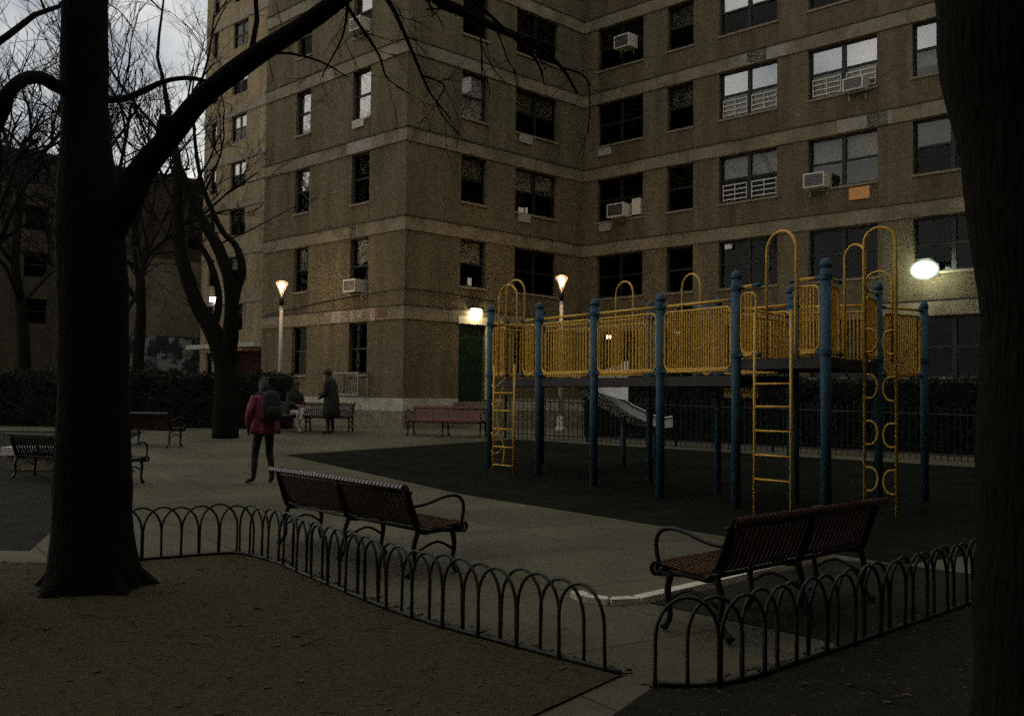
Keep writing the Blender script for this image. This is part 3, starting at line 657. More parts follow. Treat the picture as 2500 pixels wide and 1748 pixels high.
def barrier(a, b, z0, z1, gap=.075, step=.085, rails=True, solid=None, inset=.0):
    d = (b-a).normalized(); a2, b2 = a+d*gap, b-d*gap
    m = MB()
    if rails:
        m.tube([a2+ZV*z1, b2+ZV*z1], .021, 8); m.tube([a2+ZV*z0, b2+ZV*z0], .021, 8)
    m.tube(rrect(a2+d*.02, b2-d*.02, z0+.03, z1-.09), .0165, 7, False)
    br = m.build('barrier', M['yellow'], PS, True)
    if rails:
        for p_, e_ in ((a2, a2-d*.055), (b2, b2+d*.055)):
            for z_ in (z0, z1): MB().tube([e_+ZV*z_, p_+ZV*z_, p_+d*(.07 if p_ is a2 else -.07)+ZV*z_], [.034, .03, .027], 8).build('clamp', M['blue'], br, True)
    L = (b2-a2).length; n_ = int((L-.1)/step)
    for i in range(1, n_+1):
        t = .05+(L-.1)*i/(n_+1)
        if solid and solid[0] < t/L < solid[1]: continue
        p = a2+d*t; inst('bar', bar_mesh(z1-z0-.12), br, (p.x-ORG[PS.name].x, p.y-ORG[PS.name].y, z0+.03))
    if solid:
        s0, s1 = a2+d*(L*solid[0]), a2+d*(L*solid[1]); nn = Vector((-d.y, d.x, 0))*.012
        MB().hexa([s0-nn+ZV*(z0+.05), s1-nn+ZV*(z0+.05), s1+nn+ZV*(z0+.05), s0+nn+ZV*(z0+.05), s0-nn+ZV*(z1-.11), s1-nn+ZV*(z1-.11), s1+nn+ZV*(z1-.11), s0+nn+ZV*(z1-.11)]).build('panel', M['yellow'], br)
    return br
B0, B1 = D1+.07, 2.84
def seg(a, b, t0, t1): return a+(b-a)*t0, a+(b-a)*t1
barrier(*seg(P1, P2, 0, .40), B0, B1, step=.06); barrier(*seg(P1, P2, .62, 1), B0, B1, step=.06)
barrier(P2, P3, B0, B1); barrier(P3, P4, B0, B1); barrier(P4, P5, B0, B1, step=.05)
barrier(P1, Q1, B0, B1); barrier(Q1, Q2, B0, B1); barrier(Q2, Q3, B0, B1); barrier(Q4, Q5, B0, B1, step=.07); barrier(*seg(Q3, Q4, 0, .3), B0, B1); barrier(*seg(Q3, Q4, .7, 1), B0, B1)
E0, E1 = D2+.05, 3.0
barrier(*seg(P5, P6, 0, .30), E0, E1, step=.055); barrier(*seg(P5, P6, .62, 1), E0, E1, step=.06)
barrier(*seg(P6, P7, 0, .26), E0, E1, step=.06); barrier(*seg(P6, P7, .70, 1), E0, E1, step=.06)
barrier(P8, P7, E0-.1, E1-.15, step=.055); barrier(P5, P8, E0-.12, E1-.28, step=.09)
barrier(P7, P9, 1.85, 2.82, step=.048)
# decks with their skirts
def deck(pts, z, name='deck'):
    n_ = len(pts); b_ = MB(); b_.add([p+ZV*z for p in pts]+[p+ZV*(z-.14) for p in pts], [tuple(range(n_)), tuple(reversed(range(n_, 2*n_)))]+[(i, n_+i, n_+(i+1) % n_, (i+1) % n_) for i in range(n_)]); b_.build(name, M['deck'], PS)
for i in range(4):
    deck([post[i]+AX*.004, post[i+1]-AX*.004, back[i+1]-AX*.004, back[i]+AX*.004], D1)
deck([P5+AX*.01, P6, P7, P8], D2)
# ladder climbers
def arch_pts(a, b, z0, z1, n=12):
    r = (b-a).length/2; c = (a+b)/2; d = (b-a).normalized(); o = [a+ZV*z0]
    for k in range(n+1):
        t = math.pi*(1-k/n); o.append(c+d*r*math.cos(t)+ZV*(z1-r+r*math.sin(t)))
    return o+[b+ZV*z0]
def arch(a, b, z0, z1, r=.017, parent=None): return MB().tube(arch_pts(a, b, z0, z1), r, 7).build('grab_arch', M['yellow'], parent or PS, True)
def ladder(a, b, ztop, rungs, z1=None):
    m = MB()
    for p in (a, b): m.tube([p+ZV*(G(p.y)), p+ZV*ztop], .019, 8)
    o = m.build('ladder', M['yellow'], PS, True)
    for z in rungs: MB().tube([a+ZV*z, b+ZV*z], .014, 7).build('rung', M['yellow'], o, True)
    return o
l1a, l1b = at(1205, 1000, 18.15), at(1255, 1000, 17.65); l1a.z = l1b.z = 0
l1 = ladder(l1a, l1b, 2.05, (.24, .57, .89, 1.22, 1.54))
for k, z in enumerate((.42, .74, 1.28, 1.62)):
    MB().tube([l1a+ZV*z, l1a+ZV*(z+.05)+AX*(.12 if k % 2 else .2), l1a+ZV*(z+.14)+AX*(.26)+BX*.03], .012, 6).build('peg', M['yellow'], l1, True)
    MB().tube([l1a+ZV*(z-.02)-AX*.05, l1a+ZV*(z+.02), l1a+ZV*(z+.07)-AX*.06], .012, 6).build('peg', M['yellow'], l1, True)
for off, zt in ((0, 3.60), (.16, 3.50)):
    a, b = at(1237, 700, 18.2), at(1281, 700, 17.85); a.z = b.z = 0; s_ = -BX*off
    arch(a+s_, b+s_, D1, zt)
l2a, l2b = at(1842, 1000, 12.82), at(1931, 1000, 12.33); l2a.z = l2b.z = 0
ladder(l2a, l2b, 2.6, (.46, .77, 1.08, 1.39, 1.68))
a, b = at(1872, 600, 13.0), at(1944, 600, 12.55); a.z = b.z = 0; arch(a, b, D2, 3.66, .02)
for pa, pb, y1, y2, zt in (((1504, 700), (1546, 700), 17.6, 17.2, 3.52), ((1665, 700), (1710, 700), 16.1, 15.7, 3.48)):
    a, b = at(*pa, y1), at(*pb, y2); a.z = b.z = 0; arch(a, b, D1, zt)
# loop climber on the right
a, b = at(2110, 900, 12.75), at(2188, 900, 12.55); a.z = b.z = 0
lc = MB().tube(arch_pts(a, b, 0.0, 3.70), .02, 8).build('loop_climber', M['yellow'], PS, True)
d = (b-a).normalized()
def dloop(p, s_, z):
    o = [p+ZV*z]
    for k in range(9):
        t = R(-90+180*k/8); o.append(p+d*s_*(.07+.09*math.cos(t))+ZV*(z+.15+.15*math.sin(t)))
    return MB().tube(o+[p+ZV*(z+.30)], .014, 6).build('loop', M['yellow'], lc, True)
for z in (.33, .92, 1.51, 2.1): dloop(a, 1, z); dloop(b, -1, z-.03)
a2_, b2_ = at(2062, 600, 13.6), at(2112, 600, 13.3); a2_.z = b2_.z = 0; arch(a2_, b2_, D2, 3.60)
a2_, b2_ = at(2112, 640, 14.5), at(2178, 640, 14.3); a2_.z = b2_.z = 0; arch(a2_, b2_, D2, 3.36)
# curved pole climber on the far left side
pc_ = [P1-AX*.3+BX*.45+Vector((math.sin(z*4.2)*.07, 0, z)) for z in [i*.1+.16 for i in range(29)]]
MB().tube(pc_, .017, 7).build('curved_pole', M['yellow'], PS, True)
# white slide off the back
sp = [(0, 1.78), (.2, 1.64), (.45, 1.45), (1.05, 1.16), (1.6, .96), (1.85, .93), (2.05, .95)]
s0 = Q2-AX*.36; sl_ = MB(); W2 = .27
def spt(t, h, o_): return s0+BX*t+AX*o_+ZV*h
pf = []
for i in range(len(sp)-1):
    for j in range(4):
        t = j/4; pf.append((sp[i][0]*(1-t)+sp[i+1][0]*t, sp[i][1]*(1-t)+sp[i+1][1]*t))
pf.append(sp[-1])
base_i = []
for t, h in pf:
    base_i.append([spt(t, h+.16, -W2), spt(t, h, -W2), spt(t, h, W2), spt(t, h+.16, W2), spt(t, h-.03, W2+.02), spt(t, h-.03, -W2-.02)])
vv = [p for r_ in base_i for p in r_]; ff = []
for i in range(len(base_i)-1):
    for k in range(6): ff.append((i*6+k, i*6+(k+1) % 6, (i+1)*6+(k+1) % 6, (i+1)*6+k))
sld = sl_.add(vv, ff).build('slide', M['slide'], PS)
for s_ in (-1, 1): MB().tube([spt(t, h+.165, s_*W2) for t, h in pf], .022, 7).build('side_rail', M['slide'], sld, True)
for t, h in ((1.05, 1.12), (1.85, .89)):
    g0 = spt(t, 0, 0); MB().tube([(g0.x, g0.y, G(g0.y)), (g0.x, g0.y, h)], .05, 10).build('slide_support', M['blue'], sld, True)
pl_ = [at(1440, 952, 18.1), at(1440, 918, 18.3), at(1533, 880, 18.35), at(1533, 978, 17.9), at(1492, 968, 17.95)]
po = Vector((.45, .75, -.3))*.02
MB().add(pl_+[v+po for v in pl_], [(4, 3, 2, 1, 0), (5, 6, 7, 8, 9)]+[(i, (i+1) % 5, 5+(i+1) % 5, 5+i) for i in range(5)]).build('slide_side', M['slide'], sld)
hd = MB(); hp = []
for k in range(13):
    t = math.pi*k/12; hp.append((math.cos(t)*.38, 2.62+.42*math.sin(t)))
c0 = (Q3+Q4)/2+BX*.05
vv = [c0+AX*x+ZV*z+BX*q_ for q_ in (0, .5) for x, z in hp]+[c0+AX*x*.93+ZV*(z-.03)+BX*q_ for q_ in (0, .5) for x, z in hp]
hd.add(vv, [(k, k+1, 14+k, 13+k) for k in range(12)]+[(26+k, 39+k, 40+k, 27+k) for k in range(12)]+[(k, 26+k, 27+k, k+1) for k in range(12)]+[(13+k, 14+k, 40+k, 39+k) for k in range(12)])
hd.build('slide_hood', M['bluehood'], PS, True)
c1 = (P4+P5)/2+BX*.9
MB().hexa([c1+AX*a_+BX*b_+ZV*z for z in (1.50, 1.655) for a_, b_ in ((-.34, 0), (.34, 0), (.34, .04), (-.34, .04))]).build('under_deck_panel', M['yellow'], PS)

# ------------------------------------------------------------------ benches
BL = 2.4
prof = [(.50, .345), (.535, .375), (.525, .415), (.48, .43), (.30, .405), (.14, .40), (.06, .425), (.02, .49), (-.03, .62), (-.075, .735), (-.10, .765), (-.135, .76), (-.145, .73)]
def slat_mesh(m):
    pts, rr = smooth_path([(0, y, z) for y, z in prof], [1]*len(prof), 2); hw, th = .019, .005; b_ = MB(); v_ = []
    for i, p in enumerate(pts):
        t = (pts[min(i+1, len(pts)-1)]-pts[max(i-1, 0)]).normalized(); n_ = Vector((0, -t.z, t.y))*th
        v_ += [p+Vector((-hw, 0, 0))+n_, p+Vector((hw, 0, 0))+n_, p+Vector((hw, 0, 0))-n_, p+Vector((-hw, 0, 0))-n_]
    f_ = []
    for i in range(len(pts)-1):
        for k in range(4): f_.append((i*4+k, i*4+(k+1) % 4, i*4+4+(k+1) % 4, i*4+4+k))
    f_ += [(3, 2, 1, 0), tuple(len(v_)-4+k for k in range(4))]
    me = b_.add(v_, f_).mesh('slat', m, smooth=True)
    for e_ in me.edges:
        if abs(e_.vertices[0]-e_.vertices[1]) == 4: e_.use_edge_sharp = True
    return me
SL = {k: slat_mesh(M[k]) for k in ('benchred', 'benchfar', 'benchdark')}
def end_frame():
    b_ = MB()
    leg = lambda pts, w_: [b_.tube(*smooth_path(pts, w_, 3), 7)]
    leg([(0, .40, .385), (0, .43, .25), (0, .41, .10), (0, .46, .015)], [.026, .022, .02, .028])
    leg([(0, .06, .385), (0, .02, .25), (0, .03, .10), (0, -.05, .015)], [.026, .022, .02, .028])
    leg([(0, .50, .355), (0, .30, .375), (0, .07, .375), (0, -.01, .52), (0, -.075, .71)], [.02, .022, .024, .02, .016])
    leg([(0, .42, .20), (0, .25, .28), (0, .04, .20)], [.012, .012, .012])
    return b_
FRM = end_frame().mesh('leg_frame', M['iron'], smooth=True)
ARM = MB().tube(*smooth_path([(0, -.02, .585), (0, .12, .60), (0, .28, .645), (0, .41, .655), (0, .485, .61), (0, .50, .52), (0, .47, .40)], [.015]*7, 4), 8).mesh('arm_rest', M['iron'], smooth=True)
PIPE = MB().tube([(-BL/2, .44, .395), (BL/2, .44, .395)], .016, 7).tube([(-BL/2, -.055, .70), (BL/2, -.055, .70)], .016, 7).tube([(-BL/2, .09, .385), (BL/2, .09, .385)], .016, 7).mesh('cross_pipe', M['iron'], smooth=True)
def bench(loc, rz, label, paint='benchred', tilt=0, x_arm=(-1, 1), BL=2.4):
    t = thing('park_bench', loc, label, 'bench', 'steel slat benches round the playground', rz); t.rotation_euler.x = tilt
    n_ = round(BL/2.4*42)
    for i in range(n_): inst('slat', SL[paint], t, (-BL/2+.03+(BL-.06)*i/(n_-1), 0, 0))
    for x in (-BL/2+.06, 0, BL/2-.06): inst('leg_frame', FRM, t, (x+(.029 if x == 0 else 0), 0, 0))
    for s_ in x_arm: inst('arm_rest', ARM, t, (s_*(BL/2-.03), 0, 0))
    inst('cross_pipe', PIPE, t, scale=(BL/2.4, 1, 1))
    return t
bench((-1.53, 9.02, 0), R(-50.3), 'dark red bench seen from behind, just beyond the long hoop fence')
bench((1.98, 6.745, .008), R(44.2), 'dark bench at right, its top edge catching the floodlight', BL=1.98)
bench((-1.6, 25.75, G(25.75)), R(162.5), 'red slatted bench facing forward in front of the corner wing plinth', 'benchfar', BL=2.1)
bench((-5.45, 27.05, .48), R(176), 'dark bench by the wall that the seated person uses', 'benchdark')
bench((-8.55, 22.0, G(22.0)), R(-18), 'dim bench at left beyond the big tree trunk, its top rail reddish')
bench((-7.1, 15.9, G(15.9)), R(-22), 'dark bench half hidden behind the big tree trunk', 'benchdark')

# ------------------------------------------------------------------ hoop fences
hw, hh = .165, .47
HOOP = MB().tube([(-hw, 0, -.05), (-hw, 0, .14), (-hw, 0, hh-hw*1.25)]+[(hw*math.cos(math.pi*(1-k/10)), 0, hh-hw*1.25+hw*1.25*math.sin(math.pi*(1-k/10))) for k in range(1, 10)]+[(hw, 0, hh-hw*1.25), (hw, 0, .14), (hw, 0, -.05)], .0105, 7).mesh('hoop', M['hoop'], smooth=True)
def hoop_fence(path, label, step=.168):
    pts = [Vector((*p, 0)) for p in path]; sm, _ = smooth_path(pts, [1]*len(pts), 6)
    t = thing('hoop_fence', (pts[-1].x, pts[-1].y, 0), label, 'fence', 'low hoop fences round the planting beds')
    L = [0]
    for i in range(1, len(sm)): L.append(L[-1]+(sm[i]-sm[i-1]).length)
    def pa(s_):
        for i in range(1, len(sm)):
            if L[i] >= s_ or i == len(sm)-1:
                f = (s_-L[i-1])/max(L[i]-L[i-1], 1e-6); return sm[i-1].lerp(sm[i], f)
    k = 0; s_ = hw; rd = random.Random(len(path))
    while s_ < L[-1]-hw:
        p = pa(s_); d_ = pa(s_+hw*.95)-pa(s_-hw*.95); nn = Vector((-d_.y, d_.x, 0)).normalized()*(.012 if k % 2 else -.012)
        q_ = p+nn-pts[-1]
        inst('hoop', HOOP, t, (q_.x, q_.y, rd.uniform(-.012, .008)), (rd.uniform(-.03, .03), rd.uniform(-.02, .02), math.atan2(d_.y, d_.x))); s_ += step; k += 1
    MB().tube([p+ZV*.025 for p in sm], .014, 6).build('base_rail', M['hoop'], t, True)
hoop_fence(FEN1, 'long low hoop fence curving behind the near bench on the left')
hoop_fence(FEN2, 'short low hoop fence behind the bench on the right')

# ------------------------------------------------------------------ iron picket fence behind the playground
def picket_fence(a, b, h, label, step=.125):
    a, b = Vector((*a, 0)), Vector((*b, 0)); L = (b-a).length; d_ = (b-a)/L
    t = thing('iron_fence', (a.x, a.y, G(a.y)), label, 'fence')
    pk = MB().tube([(0, 0, 0), (0, 0, h-.05)], .011, 5).tube([(0, 0, h-.05), (0, 0, h+.02)], [.016, .002], 5).mesh('picket', M['iron'])
    n_ = int(L/step)
    for i in range(n_+1):
        p = a+d_*(i*step); inst('picket', pk, t, (p.x-a.x, p.y-a.y, G(p.y)-G(a.y)))
    sg = 8
    for z in (.12, h-.14):
        MB().tube([a+d_*(L*i/sg)+ZV*(G((a+d_*(L*i/sg)).y)+z) for i in range(sg+1)], .016, 5).build('rail', M['iron'], t)
    for i in range(0, n_+1, 18):
        p = a+d_*(i*step); MB().box(p.x-.03, p.x+.03, p.y-.06, p.y-.012, G(p.y), G(p.y)+h+.08).build('fence_post', M['iron'], t)
picket_fence((-.15, 25.4), (9.8, 20.4), 1.1, 'black iron picket fence behind the play structure')

# ------------------------------------------------------------------ trees
def wob(p, s, a): return Vector((noise.noise(p*s), noise.noise(p*s+Vector((7, 1, 3))), noise.noise(p*s+Vector((3, 9, 5)))))*a
def limb(mb, pts, rad, n=9, sub=5, rough=.06):
    p, r = smooth_path(pts, rad, sub)
    r = [x*(1+rough*noise.noise(q*3.1)*2) for x, q in zip(r, p)]
    mb.tube(p, r, n); return p, r
def twigs(mb, rd, p, d, L, r, lvl, bias=Vector((0, 0, .25)), rmin=.0035):
    pts = [p]; q = p.copy(); dd = d.normalized(); n_ = 4 if lvl > 1 else 3
    for i in range(n_):
        dd = (dd+Vector((rd.gauss(0, .16), rd.gauss(0, .16), rd.gauss(0, .14)))+bias*.12).normalized(); q = q+dd*(L/n_); pts.append(q.copy())
    mb.tube(pts, [r*(1-.55*i/n_) for i in range(n_+1)], 5 if r > .03 else (4 if r > .012 else 3), False)
    if lvl <= 0: return
    for k in range(rd.choice((2, 3, 3, 4))):
        f = rd.uniform(.3, 1.0); i = min(int(f*n_), n_-1); b_ = pts[i].lerp(pts[i+1], f*n_-i)
        ax = Vector((rd.gauss(0, 1), rd.gauss(0, 1), rd.gauss(0, .6))).normalized()
        nd = (dd*.75+ax*.65+bias*.35).normalized()
        twigs(mb, rd, b_, nd, L*rd.uniform(.55, .8), max(r*rd.uniform(.42, .6), rmin), lvl-1, bias, rmin)

# --- main tree on the left
tr = thing('large_tree', (-3.18, 7.6, .0), 'large dark tree at left with a heavy limb rising to the right', 'tree')
tm = MB()
def tp(px, py, Y): return at(px, py, Y)
bx = tp(225, 1448, 7.6)
trunk = [Vector((bx.x, 7.6, -.05)), Vector((bx.x+.01, 7.6, .10)), tp(226, 1300, 7.6), tp(228, 1000, 7.6), tp(226, 700, 7.62), tp(215, 500, 7.65), tp(209, 330, 7.7), tp(206, 100, 7.75), tp(210, -200, 7.8), tp(190, -700, 7.9), tp(230, -1300, 8.0)]
limb(tm, trunk, [.40, .345, .30, .262, .262, .235, .182, .18, .17, .14, .09], 16, 5, .04)
for k in range(5):   # root flares
    a = k*1.3+.4; e = Vector((math.cos(a)*.42, math.sin(a)*.42, 0)); limb(tm, [trunk[2]+e*.15-ZV*.1, Vector((bx.x, 7.6, .13))+e*.5, Vector((bx.x, 7.6, -.06))+e*1.15], [.16, .12, .05], 7, 3)
L1 = [tp(240, 600, 7.62), tp(300, 500, 7.6), tp(350, 412, 7.6), tp(400, 352, 7.55), tp(436, 308, 7.5), tp(498, 235, 7.45), tp(623, 138, 7.4), tp(760, 50, 7.3), tp(880, -40, 7.2), tp(1000, -110, 7.1), tp(1150, -150, 7.0)]
limb(tm, L1, [.135, .13, .108, .092, .086, .08, .076, .072, .065, .055, .04], 12)
limb(tm, [tp(398, 352, 7.55), tp(401, 312, 7.5), tp(405, 284, 7.46)], [.07, .052, .046], 9, 3)   # broken stub
limb(tm, [tp(180, 225, 7.7), tp(140, 212, 7.5), tp(98, 190, 7.3), tp(55, 196, 7.1), tp(22, 225, 7.0), tp(2, 262, 7.0), tp(-40, 330, 7.1)], [.06, .055, .05, .05, .055, .07, .11], 9)   # crooked branch
limb(tm, [tp(240, 245, 7.7), tp(300, 242, 7.9), tp(345, 225, 8.0), tp(400, 200, 8.1), tp(470, 192, 8.3), tp(560, 215, 8.6)], [.035, .03, .026, .022, .02, .012], 7)
limb(tm, [tp(-150, 900, 6.6), tp(-120, 600, 6.8), tp(-60, 420, 7.0), tp(-45, 330, 7.1), tp(-80, 150, 7.3), tp(-60, -100, 7.4)], [.3, .24, .17, .13, .11, .1], 10)
limb(tm, [Vector((tp(-150, 900, 6.6).x, 6.6, -.05)), tp(-150, 900, 6.6)], [.36, .3], 12, 3)
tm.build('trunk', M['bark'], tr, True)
cm = MB(); rd = random.Random(21)
hang = [([tp(1000, -110, 7.1), tp(1060, -8, 7.2), tp(1130, 30, 7.3), tp(1210, 68, 7.4), tp(1298, 106, 7.5), tp(1370, 165, 7.7), tp(1410, 230, 7.9)], [.05, .045, .042, .036, .026, .014, .008]),
        ([tp(900, -50, 7.2), tp(955, 15, 7.3), tp(995, 100, 7.3), tp(1030, 185, 7.4), tp(1055, 235, 7.5), tp(1100, 290, 7.6)], [.02, .017, .014, .010, .007, .005]),
        ([tp(830, -10, 7.25), tp(880, 65, 7.3), tp(925, 135, 7.4), tp(945, 190, 7.5), tp(1000, 230, 7.6)], [.018, .015, .011, .007, .004]),
        ([tp(850, -10, 7.25), tp(845, 50, 7.3), tp(832, 100, 7.3), tp(800, 160, 7.4), tp(785, 190, 7.4)], [.014, .012, .009, .007, .004]),
        ([tp(1030, 185, 7.4), tp(1085, 210, 7.5), tp(1068, 260, 7.5), tp(1120, 330, 7.6)], [.008, .007, .006, .004]),
        ([tp(1110, -40, 7.0), tp(1230, 70, 7.2), tp(1310, 150, 7.4), tp(1330, 210, 7.6)], [.016, .012, .009, .005]),
        ([tp(600, 148, 7.4), tp(690, 130, 7.5), tp(780, 150, 7.6), tp(850, 190, 7.7)], [.014, .011, .008, .004]),
        ([tp(1370, 165, 7.7), tp(1430, 190, 7.8), tp(1440, 260, 7.9), tp(1435, 330, 8.0)], [.009, .008, .006, .004])]
for pts, rad in hang:
    p_, r_ = limb(cm, pts, rad, 6, 5, .1)
    for i in range(3, len(p_)-1, 3):
        d0 = (p_[i+1]-p_[i]).normalized(); twigs(cm, rd, p_[i], d0+Vector((rd.gauss(0, .8), rd.gauss(0, .5), rd.gauss(-.2, .6))), rd.uniform(.2, .5), max(.003, r_[i]*.3), 1, Vector((0, 0, -.2)), rmin=.0026)
for base, dr_, L_, r_, lv in ((tp(210, -200, 7.8), (-.6, .3, .5), 2.2, .07, 4), (tp(206, 20, 7.75), (-.7, .2, .4), 1.5, .035, 3), (tp(200, -500, 7.8), (.6, .5, .6), 2.4, .07, 4), (tp(190, -700, 7.9), (-.3, -.5, .9), 2, .06, 4),
                              (tp(230, -1300, 8), (.2, .3, 1), 2, .06, 4), (tp(880, -40, 7.2), (.2, -.4, .9), 1.8, .04, 4), (tp(610, 145, 7.4), (-.1, .2, 1), 1.3, .025, 3), (tp(-60, -100, 7.4), (.2, .3, 1), 2, .07, 4),
                              (tp(1150, -150, 7), (1, -.1, .5), 1.8, .03, 4), (tp(-75, 150, 7.3), (.6, .4, .7), 1.4, .03, 3)):
    twigs(cm, rd, base, Vector(dr_), L_, r_, lv)
cm.build('crown', M['twig'], tr)

# --- trunk at the right edge, close to the camera
tr = thing('near_tree', (2.17, 4.0, .0), 'dark tree trunk filling the right edge, close to the camera', 'tree')
tm = MB()
limb(tm, [(2.2, 4.0, -.05), (2.19, 4.0, .15), (2.18, 4.0, .6), (2.17, 4.0, 1.3), (2.165, 4.0, 1.95), (2.11, 4.0, 2.4), (2.0, 4.02, 3.0), (1.93, 4.05, 3.5), (1.8, 4.1, 4.4), (1.75, 4.2, 5.6)], [.42, .34, .29, .265, .26, .265, .25, .2, .16, .1], 16, 5, .04)
limb(tm, [(2.12, 4.0, 2.3), (2.4, 4.02, 2.9), (2.65, 4.1, 3.8), (2.8, 4.2, 5.0)], [.2, .2, .16, .1], 12)
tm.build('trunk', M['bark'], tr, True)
cm = MB(); rd = random.Random(5)
for b_, d0 in (((1.75, 4.2, 5.6), (-.2, .3, 1)), ((2.8, 4.2, 5.0), (.5, .3, 1)), ((1.8, 4.1, 4.4), (-.3, -.6, .8))): twigs(cm, rd, Vector(b_), Vector(d0), 2, .07, 4)
cm.build('crown', M['twig'], tr)

# --- forked tree in the middle distance
tr = thing('forked_tree', tuple(Vector((at(550, 930, 24.5).x, 24.5, G(24.5)))), 'bare forked tree standing before the distant block', 'tree')
tm = MB(); g0 = at(552, 960, 24.5); g0.z = G(24.5)-.05
limb(tm, [g0, at(552, 940, 24.5), at(545, 872, 24.5), at(515, 800, 24.5), at(482, 745, 24.5), at(455, 670, 24.5), at(438, 600, 24.6), at(432, 500, 24.7), at(436, 420, 24.8), at(420, 330, 25), at(400, 200, 25.2)], [.34, .3, .26, .22, .19, .175, .16, .14, .12, .09, .05], 11)
limb(tm, [at(553, 900, 24.5), at(562, 820, 24.4), at(566, 740, 24.3), at(556, 670, 24.2), at(530, 600, 24.2), at(490, 530, 24.2), at(455, 450, 24.1), at(420, 370, 24), at(370, 300, 24)], [.22, .2, .17, .15, .145, .125, .10, .07, .04], 10)
limb(tm, [at(566, 760, 24.3), at(580, 700, 24.4), at(592, 655, 24.4), at(575, 600, 24.5), at(540, 560, 24.6), at(500, 470, 24.7), at(480, 380, 24.8), at(470, 260, 25)], [.13, .12, .1, .085, .07, .06, .05, .03], 9)
limb(tm, [at(520, 805, 24.5), at(535, 730, 24.8), at(512, 640, 25), at(470, 560, 25.2), at(465, 470, 25.4)], [.11, .09, .08, .06, .04], 9)
tm.build('trunk', M['bark'], tr, True)
cm = MB(); rd = random.Random(9)
for (px, py), d0, L_, r_ in (((400, 200), (-.2, 0, 1), 2.6, .05), ((370, 300), (-.6, 0, .9), 2.4, .045), ((470, 260), (.1, 0, 1), 2.4, .04), ((432, 500), (-.7, .1, .7), 2, .05), ((455, 450), (-.5, 0, .8), 2, .05), ((465, 470), (.5, .1, .8), 1.8, .035), ((420, 330), (.4, .2, 1), 2.2, .045), ((500, 470), (.5, 0, .9), 2.0, .035), ((530, 600), (.9, .1, .8), 1.6, .03), ((438, 600), (-.8, 0, .6), 1.8, .04), ((490, 530), (.7, 0, .7), 1.9, .035)):
    twigs(cm, rd, at(px, py, 24.6), Vector(d0), L_, r_, 4)
cm.build('crown', M['twig'], tr)

# --- bare trees in the distance
for (x, y, h, r, sd_, lab) in ((-21.0, 42, 9.5, .32, 1, 'bare tree in the distance behind the big trunk, against the bright sky'), (-16.6, 43, 9.5, .30, 2, 'thin bare tree in the distance next to the edge of the far block'),
                               (-13.6, 33, 6.5, .22, 4, 'slender bare tree between the big trunk and its rising limb'), (-17.6, 33, 7.0, .28, 6, 'bare tree at the far left edge against the sky')):
    tr = thing('bare_tree', (x, y, .48), lab, 'tree', 'bare trees in the distance')
    rd = random.Random(sd_); tm = MB(); pts = [Vector((x, y, .4))]
    for i in range(6): pts.append(pts[-1]+Vector((rd.gauss(0, .16), rd.gauss(0, .16), h/6)))
    limb(tm, pts, [r, r*.9, r*.82, r*.72, r*.62, r*.5, r*.4], 9); tm.build('trunk', M['bark'], tr, True)
    cm = MB()
    for i in range(3, 7):
        for k in range(2 if i < 6 else 4):
            a = rd.uniform(0, 6.28); twigs(cm, rd, pts[i], Vector((math.cos(a)*.6, math.sin(a)*.6, rd.uniform(.5, 1.1))), rd.uniform(3.0, 4.8), r*.40, 4, Vector((0, 0, .4)), rmin=.012)
    cm.build('crown', M['twig'], tr)

# --- clipped dark hedge on the left: a mass of small leaf faces over a dense core
def hedge(a, b, wd, h, label, seed, n_):
    a, b = Vector((*a, 0)), Vector((*b, 0)); L = (b-a).length; d_ = (b-a)/L; nn = Vector((-d_.y, d_.x, 0)); g_ = min(G(a.y), G(b.y)); z1 = max(G(a.y), G(b.y))+h
    hg = thing('hedge', ((a.x+b.x)/2, (a.y+b.y)/2, g_), label, 'hedge', 'dark hedges')
    c = []
    for z in (g_-.03, z1-.07):
        c += [a+nn*.05+ZV*z, b+nn*.05+ZV*z, b+nn*(wd-.05)+ZV*z, a+nn*(wd-.05)+ZV*z]
    MB().hexa(c).build('core', M['leaf'], hg)
    lf = MB(); rd = random.Random(seed)
    for i in range(n_):
        f = rd.random(); t = rd.uniform(0, L)
        top = z1+.13*noise.noise(Vector((t*.9, seed, 0)))+.08*noise.noise(Vector((t*3, seed, 2)))
        if f < .62: p = a+d_*t+nn*rd.gauss(0, .045)+ZV*rd.uniform(g_, top)
        elif f < .92: p = a+d_*t+nn*rd.uniform(0, wd)+ZV*(top+rd.gauss(0, .05))
        else: p = (a if f < .96 else b)+nn*rd.uniform(0, wd)+d_*rd.gauss(0, .05)+ZV*rd.uniform(g_, z1)
        q = Vector((rd.gauss(0, 1), rd.gauss(0, 1), rd.gauss(0, 1))).normalized(); b_ = q.orthogonal().normalized(); s_ = rd.uniform(.03, .065)
        lf.add([p-q*s_, p+b_*s_*.5, p+q*s_, p-b_*s_*.5], [(0, 1, 2, 3)])
    tag(lf.build('foliage', M['leaf'], hg), kind='stuff')
hedge((-15.5, 28.1), (-6.35, 28.1), .9, 1.5, 'dark clipped hedge along the back of the plaza at left', 2, 9000)
hedge((1.9, 26.2), (10.4, 21.9), .9, 1.5, 'dark hedge behind the iron picket fence and play structure', 5, 10000)

